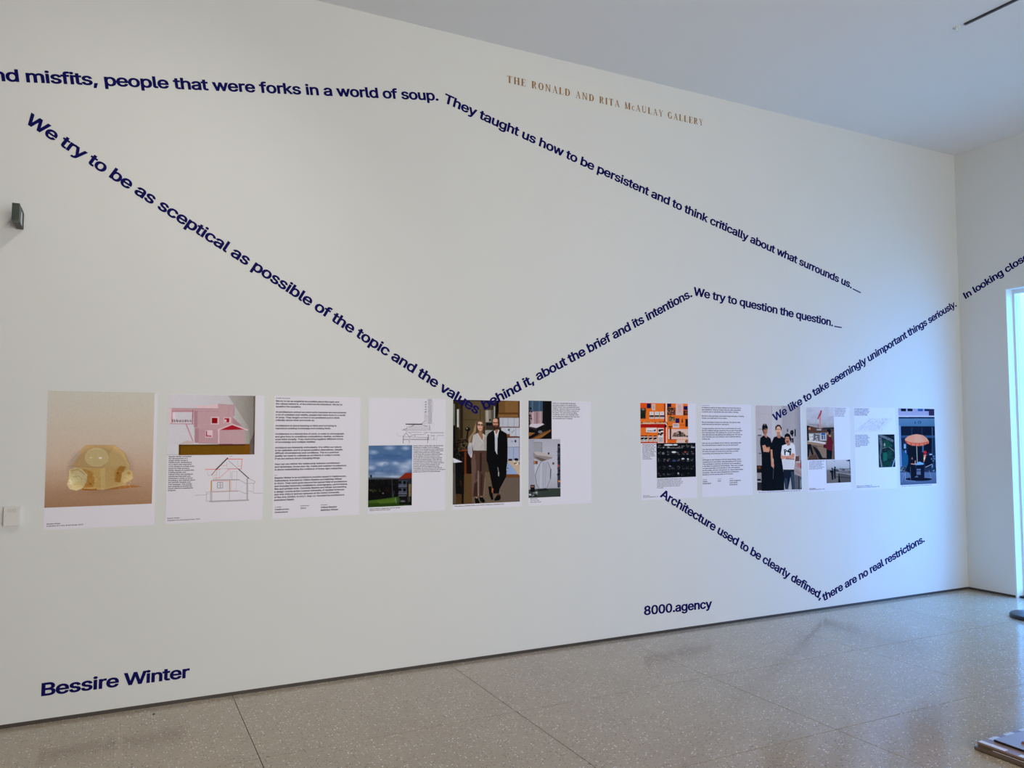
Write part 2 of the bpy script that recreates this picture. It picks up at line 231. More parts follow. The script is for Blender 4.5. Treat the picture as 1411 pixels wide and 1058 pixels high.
# ------------------------------------------------------------------ letter outlines: per letter the advance, then per contour (left handle, point, right handle) in 1/1000
_G = '''SP 188 
& 448 221,-7,197,-7,163,-7,135,-1,110,12,86,24,67,41,54,62,41,83,34,107,34,133,34,155,39,174,47,189,56,205,69,220,85,235,101,249,119,263,140,279,166,298,191,316,216,335,223,340,230,346,237,352,244,359,250,366,255,375,259,384,262,394,262,405,262,421,256,434,245,445,235,456,220,461,201,461,189,461,178,458,168,453,158,448,151,441,145,431,140,422,137,411,137,399,137,386,140,374,145,363,151,352,159,340,169,327,179,315,190,300,204,284,282,189,360,95,438,0,413,0,389,0,364,0,300,77,236,154,171,231,152,255,135,275,121,293,107,310,95,327,87,344,79,361,75,379,75,398,75,421,81,441,91,458,101,475,116,489,134,499,153,509,175,513,200,513,225,513,247,509,266,499,284,489,298,476,308,459,319,443,324,424,324,404,324,389,321,375,315,362,309,348,302,336,291,325,281,314,269,303,256,293,222,268,188,243,154,217,133,202,119,188,110,174,101,161,97,147,97,131,97,115,101,100,109,87,117,75,129,65,143,57,158,50,174,46,193,46,213,46,233,51,251,59,270,68,286,80,301,95,316,111,328,130,336,151,345,173,349,197,349,224,368,224,388,224,408,224,408,192,404,165,397,144,389,122,381,105,371,92,361,79,352,69,345,62,341,57,337,52,333,47,316,29,296,16,271,7,246,-2
' 206 95,318,78,318,75,381,73,445,70,509,92,509,114,509,136,509,133,445,131,381,128,318,112,318
( 273 89,156,89,207,89,244,93,283,101,324,108,364,119,404,132,441,145,479,160,511,177,539,196,539,216,539,236,539,219,504,204,467,191,428,178,389,168,351,161,313,155,276,151,240,151,207,151,176,154,146,160,115,166,83,176,51,188,16,201,-18,217,-56,236,-96,216,-96,196,-96,177,-96,148,-47,126,3,111,55,97,106
) 273 57,-96,37,-96,57,-55,73,-17,86,18,98,53,107,85,113,116,119,147,122,177,122,207,122,240,118,276,112,313,105,351,95,389,82,428,70,467,55,504,37,539,57,539,77,539,97,539,113,511,128,479,142,441,155,404,165,364,173,323,180,283,184,244,184,207,184,156,177,104,161,53,146,2,125,-48,97,-96,77,-96
, 188 53,-119,38,-119,48,-56,58,8,68,71,91,71,114,71,137,71,119,8,102,-56,84,-119,69,-119
- 453 263,244,337,244,337,226,337,207,337,188,263,188,188,188,114,188,114,207,114,226,114,244,188,244
. 188 108,-4,95,-4,83,-4,72,0,63,9,54,18,50,28,50,41,50,54,54,65,63,73,72,82,83,87,95,87,108,87,119,82,128,73,137,65,141,54,141,41,141,28,137,18,128,9,119,0
0 453 264,-7,227,-7,189,-7,157,3,130,24,103,45,83,74,69,113,55,152,48,199,48,254,48,309,55,356,69,395,83,434,104,464,130,484,157,505,189,516,227,516,264,516,296,505,323,484,350,464,370,434,384,395,398,356,405,309,405,254,405,199,398,152,384,113,370,74,350,45,323,24,297,3|202,50,227,50,252,50,273,58,290,74,308,90,321,113,330,144,339,174,344,211,344,254,344,297,339,334,330,365,321,395,308,419,290,435,273,451,252,460,227,460,202,460,180,451,163,435,146,419,132,395,123,365,114,334,109,297,109,254,109,211,114,174,123,144,132,113,146,90,163,74,180,58
1 453 181,0,76,0,76,18,76,36,76,55,181,55,286,55,391,55,391,36,391,18,391,0,286,0|250,509,276,509,276,339,276,170,276,0,255,0,234,0,212,0,212,149,212,299,212,448,211,448,210,448,209,448,168,418,127,388,86,358,86,381,86,404,86,427,123,454,161,481,198,509,224,509
2 453 172,0,64,0,64,16,64,32,64,47,121,108,177,168,234,229,254,249,270,267,282,282,295,298,304,313,311,327,317,341,320,356,320,371,320,390,316,405,308,419,299,432,288,442,273,449,259,456,242,460,224,460,204,460,187,456,172,447,158,439,147,428,139,413,131,399,127,382,127,362,107,362,86,362,66,362,66,392,72,419,86,442,100,465,119,483,143,496,167,509,194,516,225,516,255,516,282,509,306,497,329,484,348,467,361,445,374,424,381,399,381,372,381,354,378,335,371,318,364,300,353,280,336,259,319,237,296,211,267,180,229,140,191,100,153,60,153,59,153,58,153,57,231,57,310,57,389,57,389,38,389,19,389,0,281,0
3 453 252,-7,218,-7,187,-7,158,-1,133,10,107,21,86,37,70,57,54,78,46,103,44,132,66,132,87,132,109,132,111,114,117,99,126,87,136,75,149,65,165,59,181,53,199,50,219,50,239,50,258,53,275,61,292,68,305,79,315,93,324,107,329,124,329,145,329,163,325,181,316,196,307,212,293,224,275,234,256,243,231,248,201,248,186,248,172,248,157,248,157,265,157,282,157,299,200,349,244,399,288,448,288,450,288,451,288,452,215,452,142,452,70,452,70,471,70,490,70,509,171,509,272,509,372,509,372,493,372,477,372,461,319,400,265,339,211,278,211,282,211,285,211,289,249,293,281,288,308,276,335,263,356,246,371,222,386,199,393,173,393,145,393,115,385,89,370,66,355,43,335,25,309,12,282,0
4 453 164,105,40,105,40,123,40,141,40,158,109,275,178,392,247,509,268,509,289,509,311,509,243,394,176,280,109,166,109,165,109,164,109,163,210,163,312,163,413,163,413,144,413,125,413,105,289,105|302,0,282,0,282,40,282,81,282,121,282,130,282,138,282,146,282,203,282,260,282,318,302,318,322,318,343,318,343,212,343,106,343,0,322,0
5 453 254,-7,221,-7,191,-7,164,-1,140,11,116,23,97,39,83,60,69,81,61,104,60,130,81,130,101,130,122,130,124,115,129,101,138,89,147,77,159,67,173,60,188,53,204,50,221,50,242,50,260,55,276,64,292,74,305,87,314,104,323,121,328,141,328,162,328,184,323,204,314,221,304,238,291,252,275,262,258,272,239,277,218,277,201,277,184,274,167,268,151,263,138,255,128,246,108,248,88,250,67,253,77,338,86,423,96,509,186,509,276,509,366,509,366,490,366,471,366,452,294,452,222,452,151,452,145,402,139,352,134,301,135,301,135,301,136,301,147,311,161,319,178,325,194,331,211,334,229,334,253,334,274,329,294,321,313,313,331,301,345,285,359,270,371,252,379,231,387,210,391,188,391,163,391,130,384,101,369,76,354,50,334,30,309,15,283,1
6 453 258,-7,226,-7,195,-7,167,0,142,15,118,29,98,49,84,74,71,100,64,129,64,162,64,186,69,212,80,239,91,266,110,300,137,340,176,396,214,453,252,509,276,509,299,509,322,509,265,426,208,344,151,261,149,261,147,261,145,261,150,271,157,280,165,288,174,296,184,302,196,307,207,312,221,314,235,314,266,314,293,308,316,295,339,282,357,263,370,240,382,216,389,189,389,157,389,125,382,97,368,73,354,48,334,28,310,14,286,0|207,48,226,48,246,48,264,53,279,63,294,72,306,85,314,101,323,118,327,136,327,157,327,178,323,197,314,213,306,230,294,242,279,251,264,261,246,265,226,265,207,265,189,261,174,252,159,243,147,230,138,214,129,198,125,179,125,158,125,137,129,118,138,102,147,85,159,72,174,63,189,53
7 453 120,0,97,0,172,149,248,299,323,448,323,450,323,451,323,452,236,452,149,452,62,452,62,471,62,490,62,509,172,509,281,509,391,509,391,489,391,469,391,449,315,299,240,150,165,0,142,0
8 453 260,-7,226,-7,192,-7,162,-1,136,11,109,24,89,40,74,62,59,83,52,108,52,135,52,157,56,177,65,195,74,213,86,229,101,241,116,253,133,261,153,265,153,265,153,266,153,267,128,273,108,287,93,308,78,329,70,353,70,380,70,406,77,429,90,450,104,470,122,486,146,498,169,510,196,516,226,516,256,516,283,510,306,498,329,486,348,470,361,450,375,429,382,406,382,380,382,353,374,329,359,308,344,287,325,273,300,267,300,266,300,265,300,265,319,261,336,253,351,241,366,229,378,213,387,195,396,177,401,157,401,135,401,108,393,83,378,62,364,40,343,24,317,11,291,-1|204,49,226,49,249,49,268,53,285,60,301,68,314,78,323,91,332,105,337,121,337,139,337,158,332,174,322,189,313,203,300,214,283,223,266,231,247,235,226,235,205,235,186,231,169,223,152,214,139,203,130,189,120,174,115,158,115,139,115,121,120,105,129,91,138,78,151,68,167,60,184,53|208,290,226,290,244,290,260,293,274,300,288,307,299,318,307,330,315,343,319,358,319,376,319,393,315,407,308,420,300,433,289,443,275,449,261,456,245,460,226,460,208,460,191,456,177,449,163,443,152,433,145,420,137,407,133,393,133,376,133,358,137,343,145,330,152,318,163,307,178,300,192,293
9 453 195,516,226,516,258,516,286,508,310,494,335,480,354,460,368,434,382,409,389,380,389,347,389,323,383,297,373,270,362,243,343,209,315,168,277,112,239,56,200,0,177,0,154,0,130,0,187,83,244,165,301,248,303,248,305,248,307,248,303,238,296,229,287,221,279,213,269,207,257,202,245,197,232,195,218,195,187,195,160,201,137,214,114,227,96,245,83,269,70,292,64,320,64,352,64,384,71,412,85,436,99,461,118,480,143,494,167,508|246,460,226,460,207,460,189,456,174,446,159,437,147,424,138,407,130,391,125,372,125,352,125,330,130,312,138,295,147,279,159,266,174,257,189,248,207,243,226,243,246,243,263,248,279,257,294,266,306,279,314,295,323,311,327,330,327,350,327,372,323,391,314,407,306,424,294,437,279,446,264,456
: 188 108,-4,95,-4,83,-4,72,0,63,9,54,18,50,28,50,41,50,54,54,65,63,73,72,82,83,87,95,87,108,87,119,82,128,73,137,65,141,54,141,41,141,28,137,18,128,9,119,0|108,271,95,271,83,271,72,275,63,284,54,293,50,304,50,316,50,329,54,340,63,349,72,357,83,362,95,362,108,362,119,357,128,349,137,340,141,329,141,316,141,304,137,293,128,284,119,275
? 358 153,152,132,152,132,154,132,157,132,159,132,190,135,213,141,230,147,246,156,259,168,269,179,279,193,288,209,298,224,308,237,320,247,334,257,348,262,365,262,384,262,400,258,413,250,425,243,437,233,446,220,452,208,458,193,462,178,462,163,462,150,459,137,453,124,447,114,438,106,425,98,413,93,397,92,378,70,378,49,378,27,378,28,407,35,432,49,452,63,473,80,489,103,499,125,510,150,516,178,516,207,516,233,510,255,498,277,487,294,471,306,451,318,431,324,408,324,382,324,354,318,331,306,311,294,292,277,275,254,261,240,252,228,243,219,235,210,227,204,217,200,205,196,194,194,178,194,158,194,156,194,154,194,152,173,152|176,-4,164,-4,151,-4,140,0,131,9,123,18,118,28,118,41,118,53,123,64,131,73,140,82,151,86,164,86,176,86,187,82,196,73,205,64,209,53,209,41,209,28,205,18,196,9,187,0
A 480 39,0,16,0,78,170,140,339,201,509,226,509,251,509,276,509,338,339,401,170,463,0,440,0,418,0,395,0,359,101,323,202,287,302,281,321,273,344,264,372,255,400,245,435,232,478,236,478,241,478,245,478,233,435,222,399,213,371,204,343,196,320,191,302,155,202,120,101,85,0,62,0|197,142,110,142,110,161,110,180,110,199,197,199,283,199,370,199,370,180,370,161,370,142,283,142
B 456 122,0,60,0,60,170,60,339,60,509,120,509,181,509,241,509,276,509,306,503,329,491,352,479,369,462,381,442,392,422,398,399,398,374,398,352,394,334,387,320,379,306,369,294,356,286,344,277,330,271,315,267,315,265,315,264,315,262,331,261,347,255,363,245,379,235,392,221,402,203,413,185,418,163,418,136,418,111,412,87,400,67,388,46,370,30,344,18,319,6,287,0,247,0,184,0|125,115,125,57,165,57,205,57,245,57,284,57,313,65,330,80,347,95,355,114,355,137,355,154,351,170,342,184,334,198,321,209,306,218,290,227,271,231,248,231,207,231,166,231,125,231,125,173|125,341,125,285,162,285,200,285,238,285,257,285,273,289,288,296,303,303,315,313,323,326,332,339,336,355,336,372,336,395,328,414,313,429,297,444,273,452,240,452,202,452,163,452,125,452,125,396
C 510 293,-7,267,-7,223,-7,184,4,150,25,116,46,89,76,70,115,50,154,40,201,40,254,40,308,50,354,70,393,89,432,116,462,150,484,184,505,223,516,267,516,293,516,317,512,340,504,363,497,384,486,402,471,420,457,436,439,448,418,460,398,468,374,473,348,451,348,430,348,408,348,404,366,398,381,389,395,381,408,370,419,357,428,345,438,331,444,315,449,300,454,284,456,267,456,236,456,208,448,184,432,159,417,139,394,125,364,111,334,103,297,103,254,103,211,111,175,125,145,140,115,159,92,184,76,209,61,236,53,267,53,284,53,300,55,315,60,331,65,345,71,357,81,370,90,381,101,389,114,398,128,404,143,408,160,430,160,451,160,473,160,469,135,460,111,448,91,436,70,421,52,402,38,384,23,363,12,341,5,318,-3
D 502 271,0,219,0,178,0,137,0,96,0,96,19,96,38,96,57,136,57,175,57,215,57,256,57,291,65,318,81,345,97,366,119,379,149,392,179,399,214,399,255,399,296,392,331,379,361,366,390,346,412,320,428,293,444,260,452,221,452,178,452,136,452,93,452,93,471,93,490,93,509,137,509,181,509,225,509,275,509,317,499,353,478,388,458,415,429,433,391,452,353,462,308,462,255,462,202,452,157,433,119,414,81,387,51,351,31,314,10|103,509,125,509,125,339,125,170,125,0,103,0,82,0,60,0,60,170,60,339,60,509,82,509
E 419 165,0,60,0,60,170,60,339,60,509,164,509,268,509,372,509,372,490,372,471,372,452,290,452,207,452,125,452,125,396,125,341,125,286,202,286,278,286,355,286,355,267,355,248,355,229,278,229,202,229,125,229,125,172,125,114,125,57,208,57,292,57,375,57,375,38,375,19,375,0,270,0
F 410 82,0,60,0,60,170,60,339,60,509,163,509,266,509,369,509,369,490,369,471,369,452,288,452,206,452,125,452,125,394,125,336,125,278,198,278,272,278,346,278,346,259,346,240,346,221,272,221,198,221,125,221,125,147,125,74,125,0,103,0
G 520 309,-7,269,-7,223,-7,184,4,149,25,115,46,88,77,69,116,50,155,40,201,40,254,40,308,50,354,69,393,88,432,115,462,149,484,183,505,221,516,265,516,292,516,317,512,340,504,364,496,385,484,403,469,422,454,437,437,449,416,461,396,470,373,474,349,452,349,430,349,408,349,403,365,396,380,387,393,379,406,368,417,356,427,344,436,330,444,315,448,300,453,283,456,265,456,235,456,208,448,183,432,159,417,139,394,125,364,111,334,103,297,103,254,103,211,111,175,125,145,140,115,159,92,184,76,209,61,237,53,269,53,297,53,323,59,345,71,367,83,384,101,396,123,409,146,415,172,415,202,421,201,428,200,434,199,384,199,333,199,283,199,283,218,283,237,283,256,348,256,413,256,478,256,478,237,478,219,478,200,478,158,469,122,451,91,433,60,408,36,377,19,345,2
H 517 82,0,60,0,60,170,60,339,60,509,82,509,103,509,125,509,125,435,125,362,125,289,214,289,303,289,392,289,392,362,392,435,392,509,414,509,435,509,457,509,457,339,457,170,457,0,435,0,414,0,392,0,392,77,392,155,392,232,303,232,214,232,125,232,125,155,125,77,125,0,103,0
I 210 94,0,72,0,72,170,72,339,72,509,94,509,116,509,138,509,138,339,138,170,138,0,116,0
J 396 230,-7,185,-7,140,-7,104,6,75,33,47,59,33,97,33,145,33,155,33,164,33,173,55,173,76,173,98,173,98,164,98,155,98,145,98,114,106,91,122,74,137,58,159,50,185,50,211,50,232,58,248,74,264,91,272,114,272,145,272,267,272,388,272,509,293,509,315,509,336,509,336,388,336,267,336,145,336,97,322,59,294,33,266,6
K 467 146,189,104,145,104,169,104,193,104,216,116,232,128,247,139,261,151,275,162,290,174,303,187,317,199,331,212,344,262,399,313,454,364,509,392,509,420,509,448,509,376,431,304,353,231,276,230,276,229,276,228,276,187,233|82,0,60,0,60,170,60,339,60,509,82,509,103,509,125,509,125,451,125,392,125,334,124,298,124,261,124,225,124,214,124,204,125,193,125,129,125,64,125,0,103,0|398,0,372,0,311,86,249,173,188,259,201,276,215,293,228,309,302,206,375,103,449,0,423,0
L 393 160,0,60,0,60,170,60,339,60,509,82,509,103,509,125,509,125,358,125,208,125,57,203,57,282,57,361,57,361,38,361,19,361,0,261,0
M 628 81,0,60,0,60,170,60,339,60,509,91,509,121,509,152,509,193,402,235,294,277,187,280,180,284,170,287,159,291,148,295,136,299,123,303,110,307,97,311,84,315,71,319,59,322,49,317,49,312,49,307,49,310,59,314,70,318,83,322,95,326,108,330,121,334,134,338,147,342,158,346,170,349,179,352,187,394,294,435,402,476,509,507,509,537,509,568,509,568,339,568,170,568,0,547,0,525,0,504,0,504,97,504,194,504,291,504,302,504,314,504,327,505,340,505,354,505,369,505,383,506,398,506,413,506,428,507,443,507,457,509,457,511,457,513,457,508,441,503,426,498,409,492,393,487,378,482,363,477,348,472,334,467,322,463,309,459,299,456,291,418,194,380,97,342,0,323,0,305,0,286,0,248,97,209,194,170,291,167,299,163,309,159,321,155,333,150,346,145,361,140,376,135,391,129,408,124,424,118,441,112,457,114,457,117,457,119,457,119,444,120,431,120,416,120,401,121,387,121,372,121,357,121,342,122,328,122,315,122,302,122,291,122,194,122,97,122,0,101,0
N 523 82,0,60,0,60,170,60,339,60,509,85,509,111,509,136,509,205,400,274,291,343,183,349,174,355,164,363,151,370,138,379,123,388,107,396,90,405,73,414,55,411,55,408,54,405,54,403,72,401,90,401,108,400,126,399,142,399,157,399,172,399,185,399,195,399,300,399,404,399,509,420,509,442,509,463,509,463,339,463,170,463,0,438,0,412,0,387,0,325,97,264,193,202,290,194,303,186,316,177,331,169,345,159,362,148,381,137,400,123,424,108,452,111,453,115,453,119,454,120,428,121,405,122,384,123,362,124,344,124,328,125,312,125,300,125,291,125,194,125,97,125,0,103,0
O 533 311,-7,267,-7,223,-7,184,4,150,25,116,46,90,76,70,115,50,154,40,201,40,254,40,308,50,354,70,393,90,432,116,462,150,484,184,505,223,516,267,516,311,516,350,505,384,484,418,462,444,432,464,393,483,354,493,308,493,254,493,201,483,154,464,115,444,76,418,46,384,25,350,4|236,53,267,53,297,53,325,61,349,76,374,91,394,114,408,144,423,174,430,211,430,254,430,298,423,335,408,365,394,395,374,417,349,433,325,448,297,456,267,456,236,456,209,448,184,433,159,417,140,394,125,364,111,334,103,297,103,254,103,211,111,174,125,144,140,114,159,92,184,76,209,61
P 445 82,0,60,0,60,170,60,339,60,509,118,509,177,509,235,509,274,509,307,502,332,487,358,473,377,454,390,430,402,405,409,378,409,348,409,317,402,290,390,265,377,241,358,222,332,207,307,193,274,186,235,186,193,186,151,186,109,186,109,205,109,224,109,242,150,242,191,242,233,242,259,242,281,247,297,256,313,265,325,278,333,294,341,310,344,328,344,348,344,368,341,386,333,402,325,417,313,430,297,439,280,448,259,452,232,452,196,452,160,452,125,452,125,301,125,151,125,0,103,0
Q 533 274,121,245,159,268,159,290,159,313,159,332,134,351,109,369,85,374,78,379,71,384,65,412,27,440,-10,468,-48,446,-48,423,-48,401,-48,382,-23,364,2,346,27,341,33,336,39,331,46,302,84|311,-7,267,-7,223,-7,184,4,150,25,116,46,90,76,70,115,50,154,40,201,40,254,40,308,50,354,70,393,90,432,116,462,150,484,184,505,223,516,267,516,311,516,350,505,384,484,418,462,444,432,464,393,483,354,493,308,493,254,493,201,483,154,464,115,444,76,418,46,384,25,350,4|236,53,267,53,297,53,325,61,349,76,374,91,394,114,408,144,423,174,430,211,430,254,430,298,423,335,408,365,394,395,374,417,349,433,325,448,297,456,267,456,236,456,209,448,184,433,159,417,140,394,125,364,111,334,103,297,103,254,103,211,111,174,125,144,140,114,159,92,184,76,209,61
R 449 82,0,60,0,60,170,60,339,60,509,119,509,177,509,236,509,275,509,307,502,333,489,359,475,378,457,390,433,403,410,409,382,409,352,409,321,403,295,390,271,378,248,359,230,333,217,307,204,275,198,236,198,189,198,143,198,96,198,96,217,96,236,96,255,142,255,188,255,234,255,260,255,281,259,298,267,314,275,326,286,334,300,341,315,345,332,345,352,345,372,341,390,334,405,326,420,314,431,298,440,281,448,259,452,233,452,197,452,161,452,125,452,125,301,125,151,125,0,103,0|378,0,353,0,312,76,271,153,230,229,254,229,279,229,303,229,344,153,386,76,428,0,403,0
S 447 263,-9,224,-9,187,-9,155,-3,128,9,100,21,79,38,64,60,49,82,40,107,38,137,60,137,82,137,104,137,106,117,112,101,123,88,134,75,149,65,166,59,184,52,203,49,224,49,247,49,268,53,286,60,304,68,319,78,329,92,340,105,346,121,346,139,346,155,341,169,332,179,323,189,311,198,296,205,281,211,264,217,245,222,224,228,204,234,184,239,142,251,109,268,86,289,63,311,52,339,52,372,52,401,60,426,75,448,90,469,111,486,138,498,164,510,194,516,227,516,261,516,290,510,316,498,342,486,362,469,377,449,392,428,400,404,401,378,380,378,358,378,337,378,335,403,323,423,302,437,281,451,256,459,225,459,203,459,184,455,167,448,151,441,138,431,129,418,120,406,115,391,115,376,115,358,120,344,131,334,142,323,154,314,169,308,184,302,199,297,212,293,230,289,247,284,264,279,279,275,295,270,312,264,328,257,344,248,359,238,373,227,385,214,395,198,404,181,408,162,408,139,408,111,401,86,386,64,372,41,351,24,323,11,296,-2
T 449 85,452,32,452,32,471,32,490,32,509,160,509,288,509,417,509,417,490,417,471,417,452,363,452,310,452,257,452,257,301,257,151,257,0,235,0,214,0,193,0,193,151,193,301,193,452,139,452
U 517 299,-8,259,-8,219,-8,184,0,154,15,124,31,101,53,85,80,68,107,60,138,60,173,60,285,60,397,60,509,81,509,103,509,124,509,124,399,124,288,124,178,124,154,130,132,141,113,152,94,167,79,187,68,207,57,231,52,259,52,287,52,311,57,331,68,351,79,366,94,377,113,387,132,393,154,393,178,393,288,393,399,393,509,414,509,436,509,457,509,457,397,457,285,457,173,457,138,449,107,433,80,416,53,393,31,363,15,334,0
V 480 229,0,204,0,141,170,79,339,16,509,39,509,62,509,84,509,120,408,156,307,192,206,198,189,206,166,215,137,224,109,235,73,248,31,243,31,239,31,235,31,247,74,258,110,267,138,276,166,284,189,290,206,325,307,360,408,395,509,417,509,440,509,463,509,401,339,340,170,278,0,253,0
W 686 180,0,155,0,109,170,63,339,16,509,38,509,60,509,82,509,109,404,136,300,163,196,168,179,172,163,175,145,179,128,183,111,187,94,190,76,194,58,197,40,194,40,192,40,189,40,193,58,196,76,200,94,203,111,207,128,211,145,215,163,220,179,224,196,251,300,279,404,306,509,331,509,355,509,380,509,407,404,434,300,462,196,466,179,470,163,474,145,478,128,482,111,486,94,490,76,494,58,497,40,494,40,491,40,488,40,492,58,495,76,499,94,502,111,506,128,510,145,515,163,519,179,523,196,550,300,576,404,603,509,625,509,647,509,670,509,623,339,577,170,530,0,505,0,480,0,455,0,426,108,397,215,368,323,362,344,357,367,351,391,346,416,341,444,336,475,341,475,345,475,350,475,345,445,340,419,335,395,330,371,324,347,318,323,289,215,260,108,230,0,205,0
X 474 43,0,18,0,84,95,151,190,217,284,217,268,217,252,217,236,155,327,92,418,29,509,54,509,79,509,104,509,129,473,153,437,178,400,188,385,197,372,204,361,211,350,217,340,223,329,229,318,236,306,243,292,240,292,236,292,232,292,239,306,246,318,252,329,258,339,264,350,272,361,279,372,288,385,298,400,323,437,348,473,374,509,398,509,422,509,446,509,384,419,321,329,259,239,259,255,259,271,259,287,324,191,390,96,456,0,431,0,406,0,382,0,352,43,322,86,292,129,283,143,275,155,268,165,262,175,256,185,250,195,244,206,238,217,230,231,235,231,240,231,244,231,238,218,231,207,225,196,219,186,213,176,206,166,199,155,191,143,182,129,152,86,122,43,91,0,67,0
Y 472 225,0,203,0,203,69,203,139,203,208,141,308,79,409,16,509,41,509,66,509,91,509,125,454,159,399,192,344,203,326,213,309,222,292,231,275,240,255,250,230,241,230,232,230,224,230,233,255,242,276,251,293,260,310,270,327,280,344,314,399,347,454,381,509,406,509,430,509,455,509,393,409,330,308,268,208,268,139,268,69,268,0,247,0
Z 438 161,0,42,0,42,15,42,31,42,46,119,159,196,272,273,385,284,400,295,415,306,431,318,446,329,461,341,476,343,469,346,461,348,454,327,453,306,453,285,452,264,452,244,452,223,452,162,452,101,452,40,452,40,471,40,490,40,509,159,509,278,509,397,509,397,493,397,477,397,462,321,351,245,240,169,129,158,113,146,97,134,81,122,65,110,49,97,33,95,40,93,47,90,54,111,55,132,56,152,57,173,57,193,57,214,57,276,57,338,57,399,57,399,38,399,19,399,0,280,0
_ 319 213,0,319,0,319,-19,319,-38,319,-56,213,-56,106,-56,0,-56,0,-38,0,-19,0,0,106,0
a 389 182,-9,160,-9,136,-9,114,-4,94,5,75,14,59,27,48,45,36,62,30,83,30,108,30,130,35,147,43,161,52,175,63,185,78,193,92,201,108,207,125,211,143,215,160,218,178,220,201,223,219,225,234,227,248,228,258,231,265,235,272,239,276,245,276,255,276,255,276,256,276,257,276,272,273,286,267,297,261,308,252,316,240,322,228,328,213,331,196,331,178,331,162,328,149,322,136,317,126,309,118,301,110,292,104,283,100,274,80,280,61,285,41,291,50,314,62,332,79,346,95,360,113,369,133,375,153,381,173,384,194,384,208,384,223,383,239,379,255,376,271,370,286,360,301,351,313,338,322,320,332,303,337,280,337,251,337,168,337,84,337,0,317,0,297,0,277,0,277,17,277,35,277,52,275,52,274,52,272,52,268,43,261,34,252,25,243,15,230,7,215,1,200,-5|155,45,170,45,193,45,212,50,228,59,243,68,255,79,263,93,271,107,276,122,276,138,276,155,276,173,276,190,273,187,268,184,259,182,251,180,242,178,231,176,221,174,210,172,200,171,190,170,182,169,175,168,161,166,147,163,134,159,121,154,111,148,103,139,96,131,92,119,92,105,92,92,95,81,102,72,109,63,118,57,130,52,142,48
b 424 261,-8,229,-8,206,-8,187,-4,172,4,158,12,146,21,138,31,129,42,123,51,118,59,116,59,114,59,112,59,112,39,112,20,112,0,92,0,72,0,53,0,53,170,53,339,53,509,73,509,93,509,114,509,114,446,114,382,114,319,115,319,117,319,118,319,123,327,129,336,137,346,145,356,157,365,171,373,186,381,205,384,229,384,261,384,289,376,313,361,337,345,356,322,370,293,383,263,390,229,390,189,390,149,383,114,370,84,356,55,337,32,313,16,289,0|197,47,220,47,244,47,263,53,279,66,295,78,308,95,316,117,324,138,328,162,328,189,328,216,324,240,316,261,308,282,296,299,280,311,264,324,244,330,220,330,197,330,177,324,161,312,145,300,133,284,125,263,117,242,113,217,113,189,113,161,117,136,125,115,133,94,146,77,162,65,178,53
c 396 226,-8,207,-8,173,-8,143,0,117,16,91,33,71,56,56,85,41,114,34,149,34,187,34,227,41,262,56,291,71,321,91,343,117,360,143,376,173,384,207,384,226,384,243,382,260,377,276,372,292,365,305,356,319,347,330,335,340,322,350,309,357,294,362,277,342,272,322,267,303,262,300,272,296,281,290,289,285,297,278,305,270,311,262,317,253,322,242,325,232,328,220,330,207,330,182,330,161,323,145,310,129,297,116,280,108,258,100,237,96,213,96,187,96,162,100,139,108,117,116,96,129,79,145,66,161,53,182,46,207,46,220,46,232,48,243,52,253,55,263,60,271,66,279,72,286,80,292,89,297,97,301,107,304,117,324,112,343,107,363,102,358,85,351,70,341,56,332,43,320,31,306,21,293,12,277,4,261,-1,244,-6
d 424 219,-8,195,-8,164,-8,136,0,111,16,87,32,68,55,55,84,41,114,34,149,34,189,34,229,41,263,55,293,69,322,88,345,112,361,136,376,164,384,196,384,219,384,238,381,253,373,268,365,279,356,287,346,296,336,302,327,306,319,308,319,309,319,311,319,311,382,311,446,311,509,331,509,351,509,372,509,372,339,372,170,372,0,352,0,332,0,313,0,313,20,313,39,313,59,311,59,309,59,307,59,302,51,295,42,287,31,278,21,267,12,252,4,238,-4|181,47,205,47,227,47,247,53,263,65,279,77,291,94,299,115,308,136,312,161,312,189,312,217,308,242,300,263,292,284,279,300,263,312,247,324,228,330,205,330,181,330,161,324,145,311,129,299,116,282,108,261,100,240,96,216,96,189,96,162,100,138,109,117,117,95,129,78,145,66,161,53
e 404 238,-8,212,-8,175,-8,143,0,117,16,90,33,70,56,56,85,41,114,34,148,34,187,34,226,41,260,55,290,69,319,89,343,115,359,141,376,171,384,205,384,226,384,246,381,266,374,285,367,303,356,319,341,335,326,348,306,357,282,366,258,371,228,371,194,371,186,371,178,371,169,272,169,174,169,75,169,75,187,75,204,75,221,163,221,250,221,338,221,329,215,319,208,310,202,310,227,306,249,298,269,290,288,278,303,263,314,247,325,228,330,205,330,182,330,163,325,146,313,130,302,118,288,109,270,100,251,96,232,96,211,96,200,96,189,96,178,96,150,101,126,110,106,120,87,134,72,151,61,168,51,189,46,212,46,228,46,241,48,254,53,266,57,277,64,285,73,294,82,301,93,306,105,325,101,345,96,365,91,359,71,349,54,335,39,321,24,303,13,283,4,262,-4
f 254 154,379,228,379,228,362,228,344,228,327,154,327,80,327,6,327,6,344,6,362,6,379,80,379|101,0,81,0,81,144,81,288,81,432,81,453,86,471,96,486,106,500,119,511,135,519,152,526,169,530,187,530,201,530,213,529,222,527,232,525,238,523,243,521,238,503,233,486,227,468,224,470,220,471,215,472,210,473,203,474,195,474,176,474,163,469,154,460,146,451,142,437,142,419,142,279,142,140,142,0,121,0
